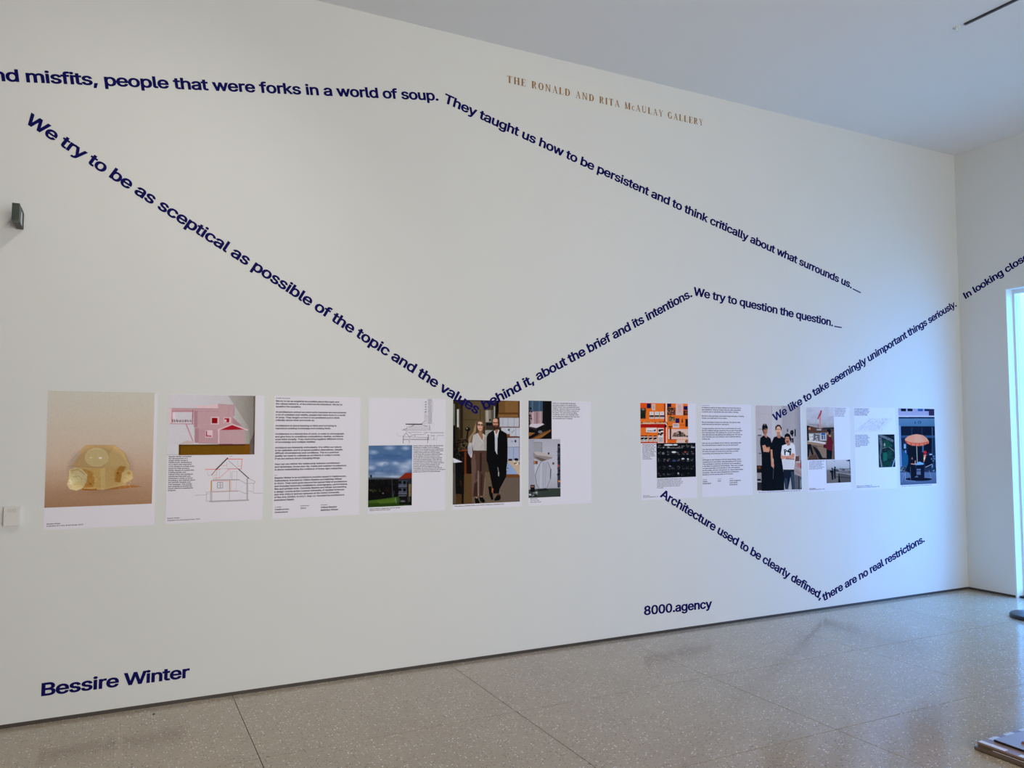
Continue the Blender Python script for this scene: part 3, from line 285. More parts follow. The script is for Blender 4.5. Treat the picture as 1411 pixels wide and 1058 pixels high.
g 425 238,-151,207,-151,179,-151,155,-147,134,-140,113,-132,96,-123,82,-110,69,-98,58,-84,51,-69,67,-60,84,-50,101,-41,107,-49,113,-57,122,-66,130,-75,141,-82,154,-88,168,-94,186,-97,207,-97,238,-97,263,-90,282,-75,302,-60,311,-37,311,-6,311,19,311,44,311,68,310,68,308,68,306,68,301,60,295,51,287,41,278,32,267,23,252,16,238,8,219,5,195,5,164,5,137,12,113,27,88,41,69,62,55,90,41,118,34,152,34,191,34,230,41,264,55,293,69,322,88,345,112,361,137,376,165,384,196,384,220,384,239,381,253,373,268,365,280,356,288,346,297,336,303,327,308,319,309,319,311,319,313,319,313,339,313,359,313,379,333,379,353,379,372,379,372,250,372,121,372,-9,372,-42,365,-69,350,-90,335,-111,316,-126,291,-136,266,-146|181,59,205,59,228,59,248,64,264,75,280,86,292,101,300,121,308,141,312,165,312,193,312,220,308,243,300,264,292,284,280,301,264,312,248,324,228,330,205,330,181,330,161,324,145,312,129,299,117,283,109,262,100,242,96,219,96,193,96,166,100,143,109,123,117,103,129,87,145,76,162,65
h 410 114,249,114,227,114,151,114,76,114,0,93,0,73,0,53,0,53,170,53,339,53,509,73,509,93,509,114,509,114,435,114,361,114,287,110,287,106,287,102,287,114,322,131,347,152,362,174,377,199,384,227,384,253,384,276,379,295,369,315,358,330,342,341,321,352,299,357,273,357,240,357,160,357,80,357,0,337,0,316,0,296,0,296,78,296,157,296,235,296,265,288,288,273,304,258,321,237,329,210,329,192,329,175,325,161,317,146,309,135,298,126,283,118,267
i 167 73,0,53,0,53,126,53,253,53,379,73,379,93,379,114,379,114,253,114,126,114,0,93,0|95,443,84,443,72,443,62,447,54,455,45,462,41,472,41,483,41,494,45,504,54,512,62,520,72,524,84,524,95,524,106,520,114,512,122,504,126,494,126,483,126,472,122,462,114,455,106,447
j 167 53,243,53,379,73,379,93,379,114,379,114,243,114,106,114,-30,114,-53,110,-73,102,-90,93,-107,81,-120,65,-129,48,-138,28,-143,4,-143,-1,-143,-5,-143,-10,-143,-10,-124,-10,-105,-10,-87,-6,-87,-2,-87,2,-87,20,-87,32,-82,40,-72,49,-62,53,-48,53,-29,53,107|95,443,83,443,72,443,62,447,53,455,45,462,41,472,41,483,41,494,45,504,53,512,62,520,72,524,83,524,95,524,105,520,114,512,122,504,126,494,126,483,126,472,122,462,114,455,105,447
k 381 132,158,110,137,110,162,110,187,110,212,113,212,117,212,121,212,175,268,230,323,284,379,310,379,335,379,360,379,301,319,243,259,184,199,182,199,179,199,177,199,155,178|73,0,53,0,53,170,53,339,53,509,73,509,93,509,114,509,114,339,114,170,114,0,93,0|320,0,294,0,245,62,197,124,148,186,162,200,177,214,191,229,252,152,312,76,372,0,346,0
l 189 147,-2,139,-2,110,-2,88,5,74,20,60,35,53,57,53,84,53,226,53,367,53,509,73,509,93,509,114,509,114,372,114,235,114,99,114,81,116,69,120,62,125,55,133,52,146,52,152,52,157,52,160,53,164,53,167,54,170,54,173,37,177,20,181,3,175,1,169,0,162,-1,154,-2
m 610 73,0,53,0,53,126,53,253,53,379,72,379,92,379,112,379,112,351,112,323,112,295,111,295,109,295,108,295,113,316,121,332,132,346,144,359,157,369,172,376,187,383,203,386,219,386,247,386,270,378,287,361,305,344,316,322,321,295,318,295,315,295,312,295,317,313,325,329,337,343,349,357,364,367,381,375,398,382,416,386,437,386,459,386,479,381,497,372,515,362,530,348,541,328,551,309,557,285,557,255,557,170,557,85,557,0,536,0,516,0,496,0,496,85,496,169,496,254,496,281,488,301,473,313,457,325,439,330,419,330,402,330,387,327,374,320,362,313,352,303,345,290,339,278,335,263,335,247,335,165,335,82,335,0,315,0,295,0,274,0,274,87,274,173,274,260,274,281,267,298,253,311,239,324,221,330,199,330,185,330,171,327,158,320,144,313,134,303,126,289,118,276,114,258,114,238,114,159,114,79,114,0,93,0
n 410 114,249,114,227,114,151,114,76,114,0,93,0,73,0,53,0,53,126,53,253,53,379,72,379,92,379,112,379,112,349,112,318,112,287,109,287,106,287,102,287,114,322,131,347,152,362,174,377,199,384,227,384,253,384,276,379,295,369,314,358,330,342,341,321,352,299,357,273,357,240,357,160,357,80,357,0,337,0,316,0,296,0,296,78,296,157,296,235,296,265,288,288,273,304,258,321,237,329,210,329,192,329,175,325,161,317,146,309,135,298,126,283,118,267
o 415 242,-8,207,-8,173,-8,143,0,117,16,91,33,71,56,56,85,41,114,34,149,34,187,34,227,41,262,56,291,71,321,91,343,117,360,143,376,173,384,207,384,242,384,273,376,299,360,325,343,345,321,359,291,374,262,381,227,381,187,381,149,374,114,359,85,345,56,325,33,299,16,273,0|182,46,207,46,233,46,254,53,270,66,287,79,299,96,307,117,315,139,319,162,319,187,319,213,315,236,307,258,299,280,287,297,270,310,254,323,233,330,207,330,182,330,161,323,145,310,129,297,116,280,108,258,100,237,96,213,96,187,96,162,100,139,108,117,116,96,129,79,145,66,161,53
p 424 73,-143,53,-143,53,31,53,205,53,379,72,379,92,379,112,379,112,359,112,339,112,319,114,319,116,319,118,319,123,327,129,336,137,346,145,356,157,365,171,373,186,381,205,384,229,384,261,384,289,376,313,361,337,345,356,322,370,293,383,263,390,229,390,189,390,149,383,114,370,84,356,55,337,32,313,16,289,0,261,-8,229,-8,206,-8,187,-4,173,4,158,12,146,21,138,31,130,42,123,51,118,59,117,59,115,59,114,59,114,-8,114,-76,114,-143,93,-143|197,47,220,47,244,47,263,53,279,66,295,78,308,95,316,117,324,138,328,162,328,189,328,216,324,240,316,261,308,282,296,299,280,311,264,324,244,330,220,330,197,330,177,324,161,312,145,300,133,284,125,263,117,242,113,217,113,189,113,161,117,136,125,115,133,94,146,77,162,65,178,53
q 424 372,31,372,-143,351,-143,331,-143,311,-143,311,-76,311,-8,311,59,309,59,308,59,306,59,302,51,295,42,287,31,278,21,267,12,252,4,238,-4,219,-8,195,-8,164,-8,136,0,111,16,87,32,68,55,55,84,41,114,34,149,34,189,34,229,41,263,55,293,69,322,88,345,112,361,136,376,164,384,196,384,219,384,238,381,253,373,268,365,279,356,287,346,296,336,302,327,307,319,309,319,311,319,313,319,313,339,313,359,313,379,332,379,352,379,372,379,372,205|181,47,205,47,227,47,247,53,263,65,279,77,291,94,299,115,308,136,312,161,312,189,312,217,308,242,300,263,292,284,279,300,263,312,247,324,228,330,205,330,181,330,161,324,145,311,129,299,116,282,108,261,100,240,96,216,96,189,96,162,100,138,109,117,117,95,129,78,145,66,161,53
r 259 73,0,53,0,53,126,53,253,53,379,72,379,92,379,112,379,112,360,112,340,112,321,113,321,114,321,115,321,122,340,135,355,152,367,170,379,190,385,213,385,218,385,223,385,229,384,235,384,240,384,243,384,243,363,243,343,243,322,242,323,237,323,230,324,223,325,215,326,207,326,189,326,173,322,159,315,145,307,134,297,126,284,118,270,114,255,114,237,114,158,114,79,114,0,93,0
s 365 211,-8,182,-8,156,-8,133,-4,112,3,92,11,75,23,62,38,49,53,40,72,36,94,55,98,74,102,94,107,99,86,109,70,124,60,139,50,158,45,181,45,208,45,229,51,244,62,260,74,268,87,268,103,268,116,263,127,254,136,245,144,231,151,212,155,191,160,170,165,149,170,115,178,89,191,72,208,55,225,47,247,47,274,47,296,53,315,65,332,77,348,94,361,115,370,136,380,160,384,187,384,213,384,235,380,254,372,272,365,287,353,299,339,310,325,319,309,324,290,305,286,287,281,268,277,263,292,255,304,243,316,230,327,212,333,187,333,165,333,146,327,131,317,116,306,109,293,109,277,109,263,114,252,124,243,134,235,150,228,172,223,191,218,210,214,229,209,264,201,290,188,306,171,323,154,331,133,331,107,331,84,325,64,312,47,300,30,282,16,260,6,237,-3
t 227 138,379,204,379,204,362,204,344,204,327,138,327,72,327,6,327,6,344,6,362,6,379,72,379|65,345,65,471,85,471,106,471,126,471,126,347,126,222,126,98,126,81,129,69,136,61,143,54,154,50,170,50,174,50,179,50,185,51,191,52,197,53,202,54,206,36,209,19,213,2,207,0,200,-2,192,-3,184,-4,176,-4,168,-4,136,-4,110,4,92,21,74,38,65,62,65,93,65,219
u 410 211,-5,182,-5,157,-5,134,0,115,11,95,21,80,37,69,59,58,80,53,107,53,139,53,219,53,299,53,379,73,379,93,379,114,379,114,301,114,222,114,144,114,114,121,91,137,75,152,58,173,50,200,50,218,50,235,54,249,62,264,70,275,81,283,97,292,112,296,131,296,153,296,228,296,304,296,379,316,379,337,379,357,379,357,253,357,126,357,0,337,0,318,0,298,0,298,31,298,61,298,92,301,92,304,92,307,92,295,57,279,32,257,17,235,2
v 389 184,0,163,0,114,126,66,253,17,379,40,379,62,379,84,379,111,305,138,230,165,155,174,132,181,110,187,87,193,64,199,42,206,21,198,21,191,21,184,21,191,42,197,64,203,87,209,110,216,132,224,155,251,230,278,305,305,379,327,379,349,379,371,379,323,253,275,126,226,0,205,0
w 567 158,0,138,0,99,126,61,253,23,379,44,379,66,379,87,379,103,324,118,269,133,214,140,191,147,165,154,137,161,108,168,76,175,41,172,41,168,41,165,41,172,75,179,106,186,135,193,163,199,190,206,214,221,269,237,324,252,379,273,379,295,379,316,379,332,324,347,269,362,214,368,190,375,164,382,136,388,107,395,76,402,41,399,41,395,41,391,41,399,75,406,107,413,135,420,164,427,190,434,214,449,269,465,324,480,379,502,379,523,379,545,379,506,253,468,126,429,0,409,0,389,0,368,0,352,57,335,114,319,172,314,189,309,207,305,225,300,243,295,261,291,280,286,299,281,318,277,338,281,338,286,338,291,338,286,319,281,299,277,280,272,261,267,243,263,225,258,206,253,189,248,172,231,114,215,57,199,0,178,0
x 379 44,0,21,0,71,73,121,145,171,218,171,202,171,187,171,171,124,240,76,310,29,379,52,379,76,379,100,379,116,355,132,330,147,306,160,287,170,270,179,253,188,237,198,221,207,206,197,206,186,206,175,206,185,221,194,237,202,253,211,270,221,287,233,306,249,330,266,355,282,379,305,379,328,379,352,379,304,309,256,239,209,169,209,184,209,199,209,214,258,143,308,71,358,0,334,0,310,0,287,0,268,28,249,57,231,85,219,103,209,120,200,136,191,152,182,167,173,182,183,182,194,182,205,182,195,167,186,152,178,136,170,120,160,103,148,85,129,57,110,28,91,0,68,0
y 389 51,-140,47,-139,52,-121,57,-103,61,-86,65,-86,68,-87,71,-87,83,-90,94,-91,104,-89,114,-87,122,-82,130,-74,138,-66,145,-53,151,-36,155,-24,159,-13,163,-1,114,126,66,252,17,379,40,379,62,379,84,379,111,305,138,230,165,155,174,132,181,109,187,87,193,64,199,42,206,21,198,21,191,21,184,21,190,42,196,64,202,87,209,110,216,132,224,155,251,230,278,305,305,379,327,379,349,379,371,379,316,234,260,88,204,-58,196,-78,187,-94,177,-107,166,-120,153,-129,139,-136,125,-142,109,-145,91,-145,81,-145,72,-144,65,-143,57,-142
z 380 141,0,42,0,42,15,42,30,42,46,112,137,183,228,254,320,254,321,254,322,254,323,185,323,117,323,48,323,48,342,48,361,48,379,143,379,238,379,333,379,333,363,333,347,333,331,264,241,195,150,126,60,126,59,126,58,126,56,197,56,268,56,339,56,339,38,339,19,339,0,240,0
é 404 238,-8,212,-8,175,-8,143,0,117,16,90,33,70,56,56,85,41,114,34,148,34,187,34,226,41,260,55,290,69,319,89,343,115,359,141,376,171,384,205,384,226,384,246,381,266,374,285,367,303,356,319,341,335,326,348,306,357,282,366,258,371,228,371,194,371,186,371,178,371,169,272,169,174,169,75,169,75,187,75,204,75,221,163,221,250,221,338,221,329,215,319,208,310,202,310,227,306,249,298,269,290,288,278,303,263,314,247,325,228,330,205,330,182,330,163,325,146,313,130,302,118,288,109,270,100,251,96,232,96,211,96,200,96,189,96,178,96,150,101,126,110,106,120,87,134,72,151,61,168,51,189,46,212,46,228,46,241,48,254,53,266,57,277,64,285,73,294,82,301,93,306,105,325,101,345,96,365,91,359,71,349,54,335,39,321,24,303,13,283,4,262,-4|194,429,177,429,193,462,209,496,225,529,247,529,270,529,293,529,271,496,249,462,227,429,210,429
ü 410 211,-5,182,-5,157,-5,134,0,115,11,95,21,80,37,69,59,58,80,53,107,53,139,53,219,53,299,53,379,73,379,93,379,114,379,114,301,114,222,114,144,114,114,121,91,137,75,152,58,173,50,200,50,218,50,235,54,249,62,264,70,275,81,283,97,292,112,296,131,296,153,296,228,296,304,296,379,316,379,337,379,357,379,357,253,357,126,357,0,337,0,318,0,298,0,298,31,298,61,298,92,301,92,304,92,307,92,295,57,279,32,257,17,235,2|288,443,277,443,266,443,256,447,248,455,240,462,236,472,236,483,236,494,240,504,248,512,256,519,266,523,277,523,288,523,298,519,305,512,313,504,317,494,317,483,317,472,313,462,305,455,298,447|144,443,133,443,122,443,112,447,104,455,97,462,93,472,93,483,93,494,97,504,104,512,112,519,122,523,133,523,144,523,154,519,162,512,170,504,173,494,173,483,173,472,170,462,162,455,154,447
— 699 466,244,699,244,699,226,699,207,699,188,466,188,233,188,0,188,0,207,0,226,0,244,233,244'''
GLYPHS = {}
for _l in _G.split('\n'):
    _c, _a, *_s = _l.split(' ')
    GLYPHS[' ' if _c == 'SP' else _c] = (int(_a), [[int(q) for q in s.split(',')] for s in _s[0].split('|') if s] if _s else [])
def advance(t): return sum(GLYPHS.get(c, GLYPHS['n'])[0] for c in t)/1000
_GC = {}
from mathutils.geometry import delaunay_2d_cdt
def glyph_mesh(ch, solid, res, off):
    """one letter at unit size: contours flattened, pushed out by off for weight, triangulated, kept where the winding is not zero"""
    key = (ch, solid, res, round(off, 4))
    if key in _GC: return _GC[key]
    polys = []
    for c in GLYPHS.get(ch, GLYPHS['n'])[1]:
        a = np.array(c, float).reshape(-1, 2)/1000; n = len(a)//3; D = []
        for i in range(n):
            p0, p1, p2, p3 = a[3*i+1], a[3*i+2], a[(3*i+3) % (3*n)], a[(3*i+4) % (3*n)]
            d = p3-p0; l = np.hypot(*d)+1e-9; bend = max(abs(d[0]*(q-p0)[1]-d[1]*(q-p0)[0])/l for q in (p1, p2))
            k = 1 if bend < 0.002 else res
            for t in np.arange(k)/k: D.append((1-t)**3*p0+3*t*(1-t)**2*p1+3*t*t*(1-t)*p2+t**3*p3)
        D = np.array(D); keep = np.hypot(*(D-np.roll(D, 1, 0)).T) > 0.0025; D = D[keep]
        if len(D) >= 3: polys.append(D)
    if not polys: _GC[key] = (np.zeros((0, 3)), []); return _GC[key]
    area_ = lambda D: 0.5*np.sum(D[:, 0]*np.roll(D[:, 1], -1)-np.roll(D[:, 0], -1)*D[:, 1])
    sg = np.sign(max((area_(D) for D in polys), key=abs)); vs_ = []; es = []
    for D in polys:
        e = np.roll(D, -1, 0)-D; e /= np.hypot(*e.T)[:, None]; nr = np.stack([e[:, 1], -e[:, 0]], -1)*sg
        m = nr+np.roll(nr, 1, 0); m /= np.maximum(0.7, np.sum(m*m, 1)/2)[:, None]
        D = D+m*off*(np.array([1.15, 0.8]) if solid else 1.0); k = len(vs_); vs_ += [Vector((float(x), float(y))) for x, y in D]; es += [(k+i, k+(i+1) % len(D)) for i in range(len(D))]
    ov, oe, of, _, _, _ = delaunay_2d_cdt(vs_, es, [], 0, 1e-5)
    O = np.array([(v.x, v.y) for v in ov]); T = np.array([f for f in of]); C = O[T].mean(1); wn = np.zeros(len(T), int)
    for (i, j) in es:
        (xa, ya), (xb, yb) = vs_[i], vs_[j]
        if ya == yb: continue
        cr = (C[:, 1] >= min(ya, yb)) & (C[:, 1] < max(ya, yb)) & (xa+(C[:, 1]-ya)*(xb-xa)/(yb-ya) > C[:, 0]); wn += np.where(cr, 1 if yb > ya else -1, 0)
    T = T[wn != 0]; n = len(O)
    if not solid: V = np.c_[O, np.zeros(n)]; F = [tuple(t) for t in T.tolist()]
    else:
        V = np.r_[np.c_[O, np.full(n, .5)], np.c_[O, np.full(n, -.5)]]; F = [tuple(t) for t in T.tolist()]; cnt = {}
        for t in F:
            for q in ((t[0], t[1]), (t[1], t[2]), (t[2], t[0])): cnt[q] = 1
        F += [(q[1], q[0], q[0]+n, q[1]+n) for q in cnt if (q[1], q[0]) not in cnt]
    _GC[key] = (V, F); return _GC[key]
def text_mesh(name, items, depth=0.0, res=4, off=0.0):
    """items: (string, x, z, sx, sy, angle) in wall coordinates -> one mesh in the x-z plane, centred on y = 0"""
    VV = []; FF = []; k = 0
    for (t, x, z, sx, sy, ang) in items:
        ca, sa = math.cos(ang), math.sin(ang); pen = 0.0
        for ch in t:
            V, F = glyph_mesh(ch, depth > 0, res, off)
            if len(V):
                w_ = GLYPHS[ch][0]/2000 if ch in GLYPHS else 0.1; X = ((V[:, 0]-w_)*(1.05 if depth else 1.0)+w_+pen)*sx; Y = V[:, 1]*sy
                VV.append(np.stack([x+X*ca-Y*sa, -V[:, 2]*depth, z+X*sa+Y*ca], -1)); FF += [tuple(k+i for i in f) for f in F]; k += len(V)
            pen += GLYPHS.get(ch, GLYPHS['n'])[0]/1000
    me = bpy.data.meshes.new(name); me.from_pydata(np.concatenate(VV).tolist(), [], FF); return me

# ------------------------------------------------------------------ wall lettering: a thing for each straight run, its words are parts
VINYL = 0.0016
def run(label, text, p0, p1, group, sy=0.130, to=wall_at, extra=None, name='wall_lettering', off=0.021):
    (xa, za), (xb, zb) = to(*p0), to(*p1)
    L = math.hypot(xb-xa, zb-za); ang = math.atan2(zb-za, xb-xa); s = L/advance(text)
    root = empty(name, (xa, 0, za), label, 'lettering', group); pen = 0.0; first = 0
    for wd in text.split(' '):
        if wd:
            me = text_mesh('word', [(wd, xa+pen*s*math.cos(ang), za+pen*s*math.sin(ang), s, sy, ang)], VINYL, 5, off)
            link('word', me, M_NAVY, root, (0, -VINYL/2-0.00005, 0))
        pen += advance(wd+' ')
    if extra:
        e0, e1, h = extra; (xa, za), (xb, zb) = to(*e0), to(*e1); dx, dz = xb-xa, zb-za; l = math.hypot(dx, dz); nx, nz = -dz/l*h, dx/l*h
        MB().prism([(xa, za), (xb, zb), (xb+nx, zb+nz), (xa+nx, za+nz)], 'y', -VINYL, 0).build('dash', M_NAVY, root)
    print('lettering', text[:14], 'scale', round(s, 4))
    return root
GW = 'navy statement lettering on the wall'
run('upper navy sentence about forks in a world of soup, running almost level', 'and misfits, people that were forks in a world of soup.', (-28, 110), (605, 138.5), GW)
run('upper navy sentence sloping down towards the window, from They taught to surrounds us', 'They taught us how to be persistent and to think critically about what surrounds us.', (611, 140.5), (1173.5, 397.5), GW, extra=((1174.8, 398.5), (1185.8, 404), 0.010))
run('long navy sentence about being sceptical, falling steeply towards the couple poster', 'We try to be as sceptical as possible of the topic and the values', (34, 168.5), (657, 571), GW)
run('navy lettering rising from the couple poster, from behind it to its intentions', 'behind it, about the brief and its intentions.', (667, 565), (954.5, 408), GW)
run('short navy sentence We try to question the question, sloping gently down in mid wall', 'We try to question the question.', (956, 406.5), (1148, 449.5), GW, extra=((1149.5, 450.3), (1159.7, 452), 0.010))
run('navy sentence about unimportant things, rising from the trio poster to the room corner', 'We like to take seemingly unimportant things seriously.', (1067.5, 580.5), (1318.5, 421.5), GW)
run('navy sentence Architecture used to be clearly defined, falling from under the orange poster', 'Architecture used to be clearly defined,', (909.5, 684), (1131, 826), GW)
run('short navy sentence there are no real restrictions, rising near the skirting', 'there are no real restrictions.', (1135, 828), (1274.5, 745.7), GW)
run('level navy lettering with the digits 8000 above the skirting in mid wall', '8000.agency', (887, 847.3), (980.5, 837.2), GW)
run('level navy lettering of two capitalised words low on the wall at its left end', 'Bessire Winter', (55.5, 958.8), (260.5, 933), GW)
# the same statement goes on round the corner: built flat, then turned onto the right-hand wall
def run_right():
    y0, z0, y1, z1 = -0.066, 2.918, -0.66, 3.192
    text = 'In looking clos'; L = math.hypot(y1-y0, z1-z0); ang = math.atan2(z1-z0, y0-y1); s = L/advance(text)
    text += 'ely'
    root = empty('wall_lettering', (X1, y0, z0), 'navy lettering In looking closely, rising above the window on the end wall', 'lettering', GW); pen = 0.0
    for wd in text.split(' '):
        me = text_mesh('word', [(wd, pen*s*math.cos(ang), pen*s*math.sin(ang), s, 0.130, ang)], VINYL, 5, 0.021)
        me.transform(Matrix.Rotation(-math.pi/2, 4, 'Z')); link('word', me, M_NAVY, root, (X1-VINYL/2-0.00005, y0, z0)); pen += advance(wd+' ')
    print('right scale', s)
run_right()

# ------------------------------------------------------------------ gold serif capitals, drawn stroke by stroke in units of the cap height
TK, TN = 0.24, 0.11
def _rect(a, x0, x1, y0, y1): a.append([(x0, y0), (x1, y0), (x1, y1), (x0, y1)])
def _bar(a, x0, y0, x1, y1, w): a.append([(x0-w/2, y0), (x0+w/2, y0), (x1+w/2, y1), (x1-w/2, y1)])
def _ser(a, x, y, w=0.34):
    _rect(a, x-w/2, x+w/2, y if y < .5 else y-0.035, y+0.035 if y < .5 else y)
    _rect(a, x-w/2+0.07, x+w/2-0.07, y+0.03 if y < .5 else y-0.06, y+0.06 if y < .5 else y-0.03)
def _arc(a, cx, cy, rx, ry, t0, t1, wmax, n=18):
    P = []
    for i in range(n+1):
        t = math.radians(t0+(t1-t0)*i/n); w = TN+(wmax-TN)*abs(math.cos(t))**1.5
        P.append(((cx+rx*math.cos(t), cy+ry*math.sin(t)), (cx+(rx-w)*math.cos(t), cy+(ry-TN)*math.sin(t))))
    for p, q in zip(P, P[1:]): a.append([p[0], q[0], q[1], p[1]])
def serif(ch):
    a = []
    stem = lambda x, w=TK, s0=1, s1=1: (_rect(a, x-w/2, x+w/2, 0, 1), s0 and _ser(a, x, 0), s1 and _ser(a, x, 1))
    if ch == 'T': stem(.40, s1=0); _rect(a, .02, .78, .95, 1); _bar(a, .05, .72, .03, 1, .04); _bar(a, .75, .72, .77, 1, .04); w = .80
    elif ch == 'H': stem(.18); stem(.72); _rect(a, .18, .72, .49, .54); w = .90
    elif ch == 'E': stem(.18); _rect(a, .18, .64, .95, 1); _rect(a, .18, .68, 0, .05); _rect(a, .18, .48, .49, .54); _bar(a, .66, .0, .70, .28, .04); _bar(a, .64, .74, .64, 1, .04); _bar(a, .48, .40, .48, .64, .04); w = .72
    elif ch == 'R': stem(.18); _rect(a, .18, .42, .95, 1); _rect(a, .18, .46, .48, .53); _arc(a, .40, .74, .27, .26, -90, 90, TK); _bar(a, .66, 0, .42, .5, .15); _rect(a, .6, .80, 0, .035); w = .80
    elif ch == 'O': _arc(a, .43, .5, .41, .52, 0, 360, TK, 40); w = .86
    elif ch == 'N': stem(.17, TN, 1, 1); _bar(a, .74, 0, .17, 1, .16); stem(.74, TN, 0, 1); w = .92
    elif ch == 'A': _bar(a, .70, 0, .40, 1, .16); _bar(a, .12, 0, .40, 1, .05); _rect(a, .2, .6, .32, .37); _ser(a, .12, 0, .26); _ser(a, .70, 0, .32); w = .84
    elif ch == 'L': stem(.18); _rect(a, .18, .66, 0, .05); _bar(a, .65, 0, .69, .30, .04); w = .70
    elif ch == 'D': stem(.18); _rect(a, .18, .44, .95, 1); _rect(a, .18, .44, 0, .05); _arc(a, .40, .5, .43, .5, -90, 90, TK, 24); w = .86
    elif ch == 'I': stem(.18); w = .36
    elif ch == 'M': stem(.16, TN); _bar(a, .47, .02, .16, 1, .15); _bar(a, .47, .02, .82, 1, .05); stem(.84); w = 1.0
    elif ch == 'C': _arc(a, .43, .5, .41, .52, 50, 310, TK, 30); _bar(a, .68, .70, .70, .98, .04); _bar(a, .68, .2, .70, .0, .04); w = .76
    elif ch == 'U': _rect(a, .10, .25, .3, 1); _ser(a, .18, 1); _rect(a, .68, .73, .3, 1); _ser(a, .70, 1, .26); _arc(a, .415, .32, .315, .34, 180, 360, .12, 20); w = .88
    elif ch == 'Y': _bar(a, .38, .45, .12, 1, .15); _bar(a, .40, .45, .66, 1, .05); _rect(a, .32, .47, 0, .5); _ser(a, .39, 0); _ser(a, .12, 1, .3); _ser(a, .66, 1, .24); w = .74
    elif ch == 'G': _arc(a, .43, .5, .41, .52, 50, 320, TK, 30); _bar(a, .68, .70, .70, .98, .04); _rect(a, .62, .77, .06, .42); _rect(a, .54, .84, .40, .435); w = .86
    else: w = .42
    return a, w
def gold():
    text = 'THE RONALD AND RITA McAULAY GALLERY'; gap = 0.24
    (xa, za), (xb, zb) = wall_at(698.5, 112.8), wall_at(968.5, 174.0)
    tot = sum((serif('C')[1]*.66 if c == 'c' else serif(c)[1])+gap for c in text)-gap; s = (xb-xa)/tot; hy = 0.054
    root = empty('gallery_sign', (xa, 0, za), 'small gold serif capitals naming the gallery, just below the ceiling', 'lettering'); pen = 0.0
    zz = (za+zb)/2
    tag(MB().box(xa-0.09, xb+0.16, -0.0003, 0, zz-0.075, zz+0.135).build('backing', mat('wall_repaint', (0.742, 0.752, 0.722), 0.5, spec=0.35), root), 'faintly glossier rectangle of wall behind the capitals')
    for wd in text.split(' '):
        mb = MB()
        for ch in wd:
            k = .66 if ch == 'c' else 1.0
            a, w = serif('C' if ch == 'c' else ch)
            for q in a:
                pts = [(xa+(pen+x*k)*s, zz+y*k*hy) for x, y in q]
                n = len(mb.v); mb.v += [(x, -0.0008, z) for x, z in pts]; mb.f.append((n, n+1, n+2, n+3))
            pen += w*k+gap
        mb.build('word', M_GOLD, root); pen += serif(' ')[1]+gap
    print('gold cap width scale', s)
gold()
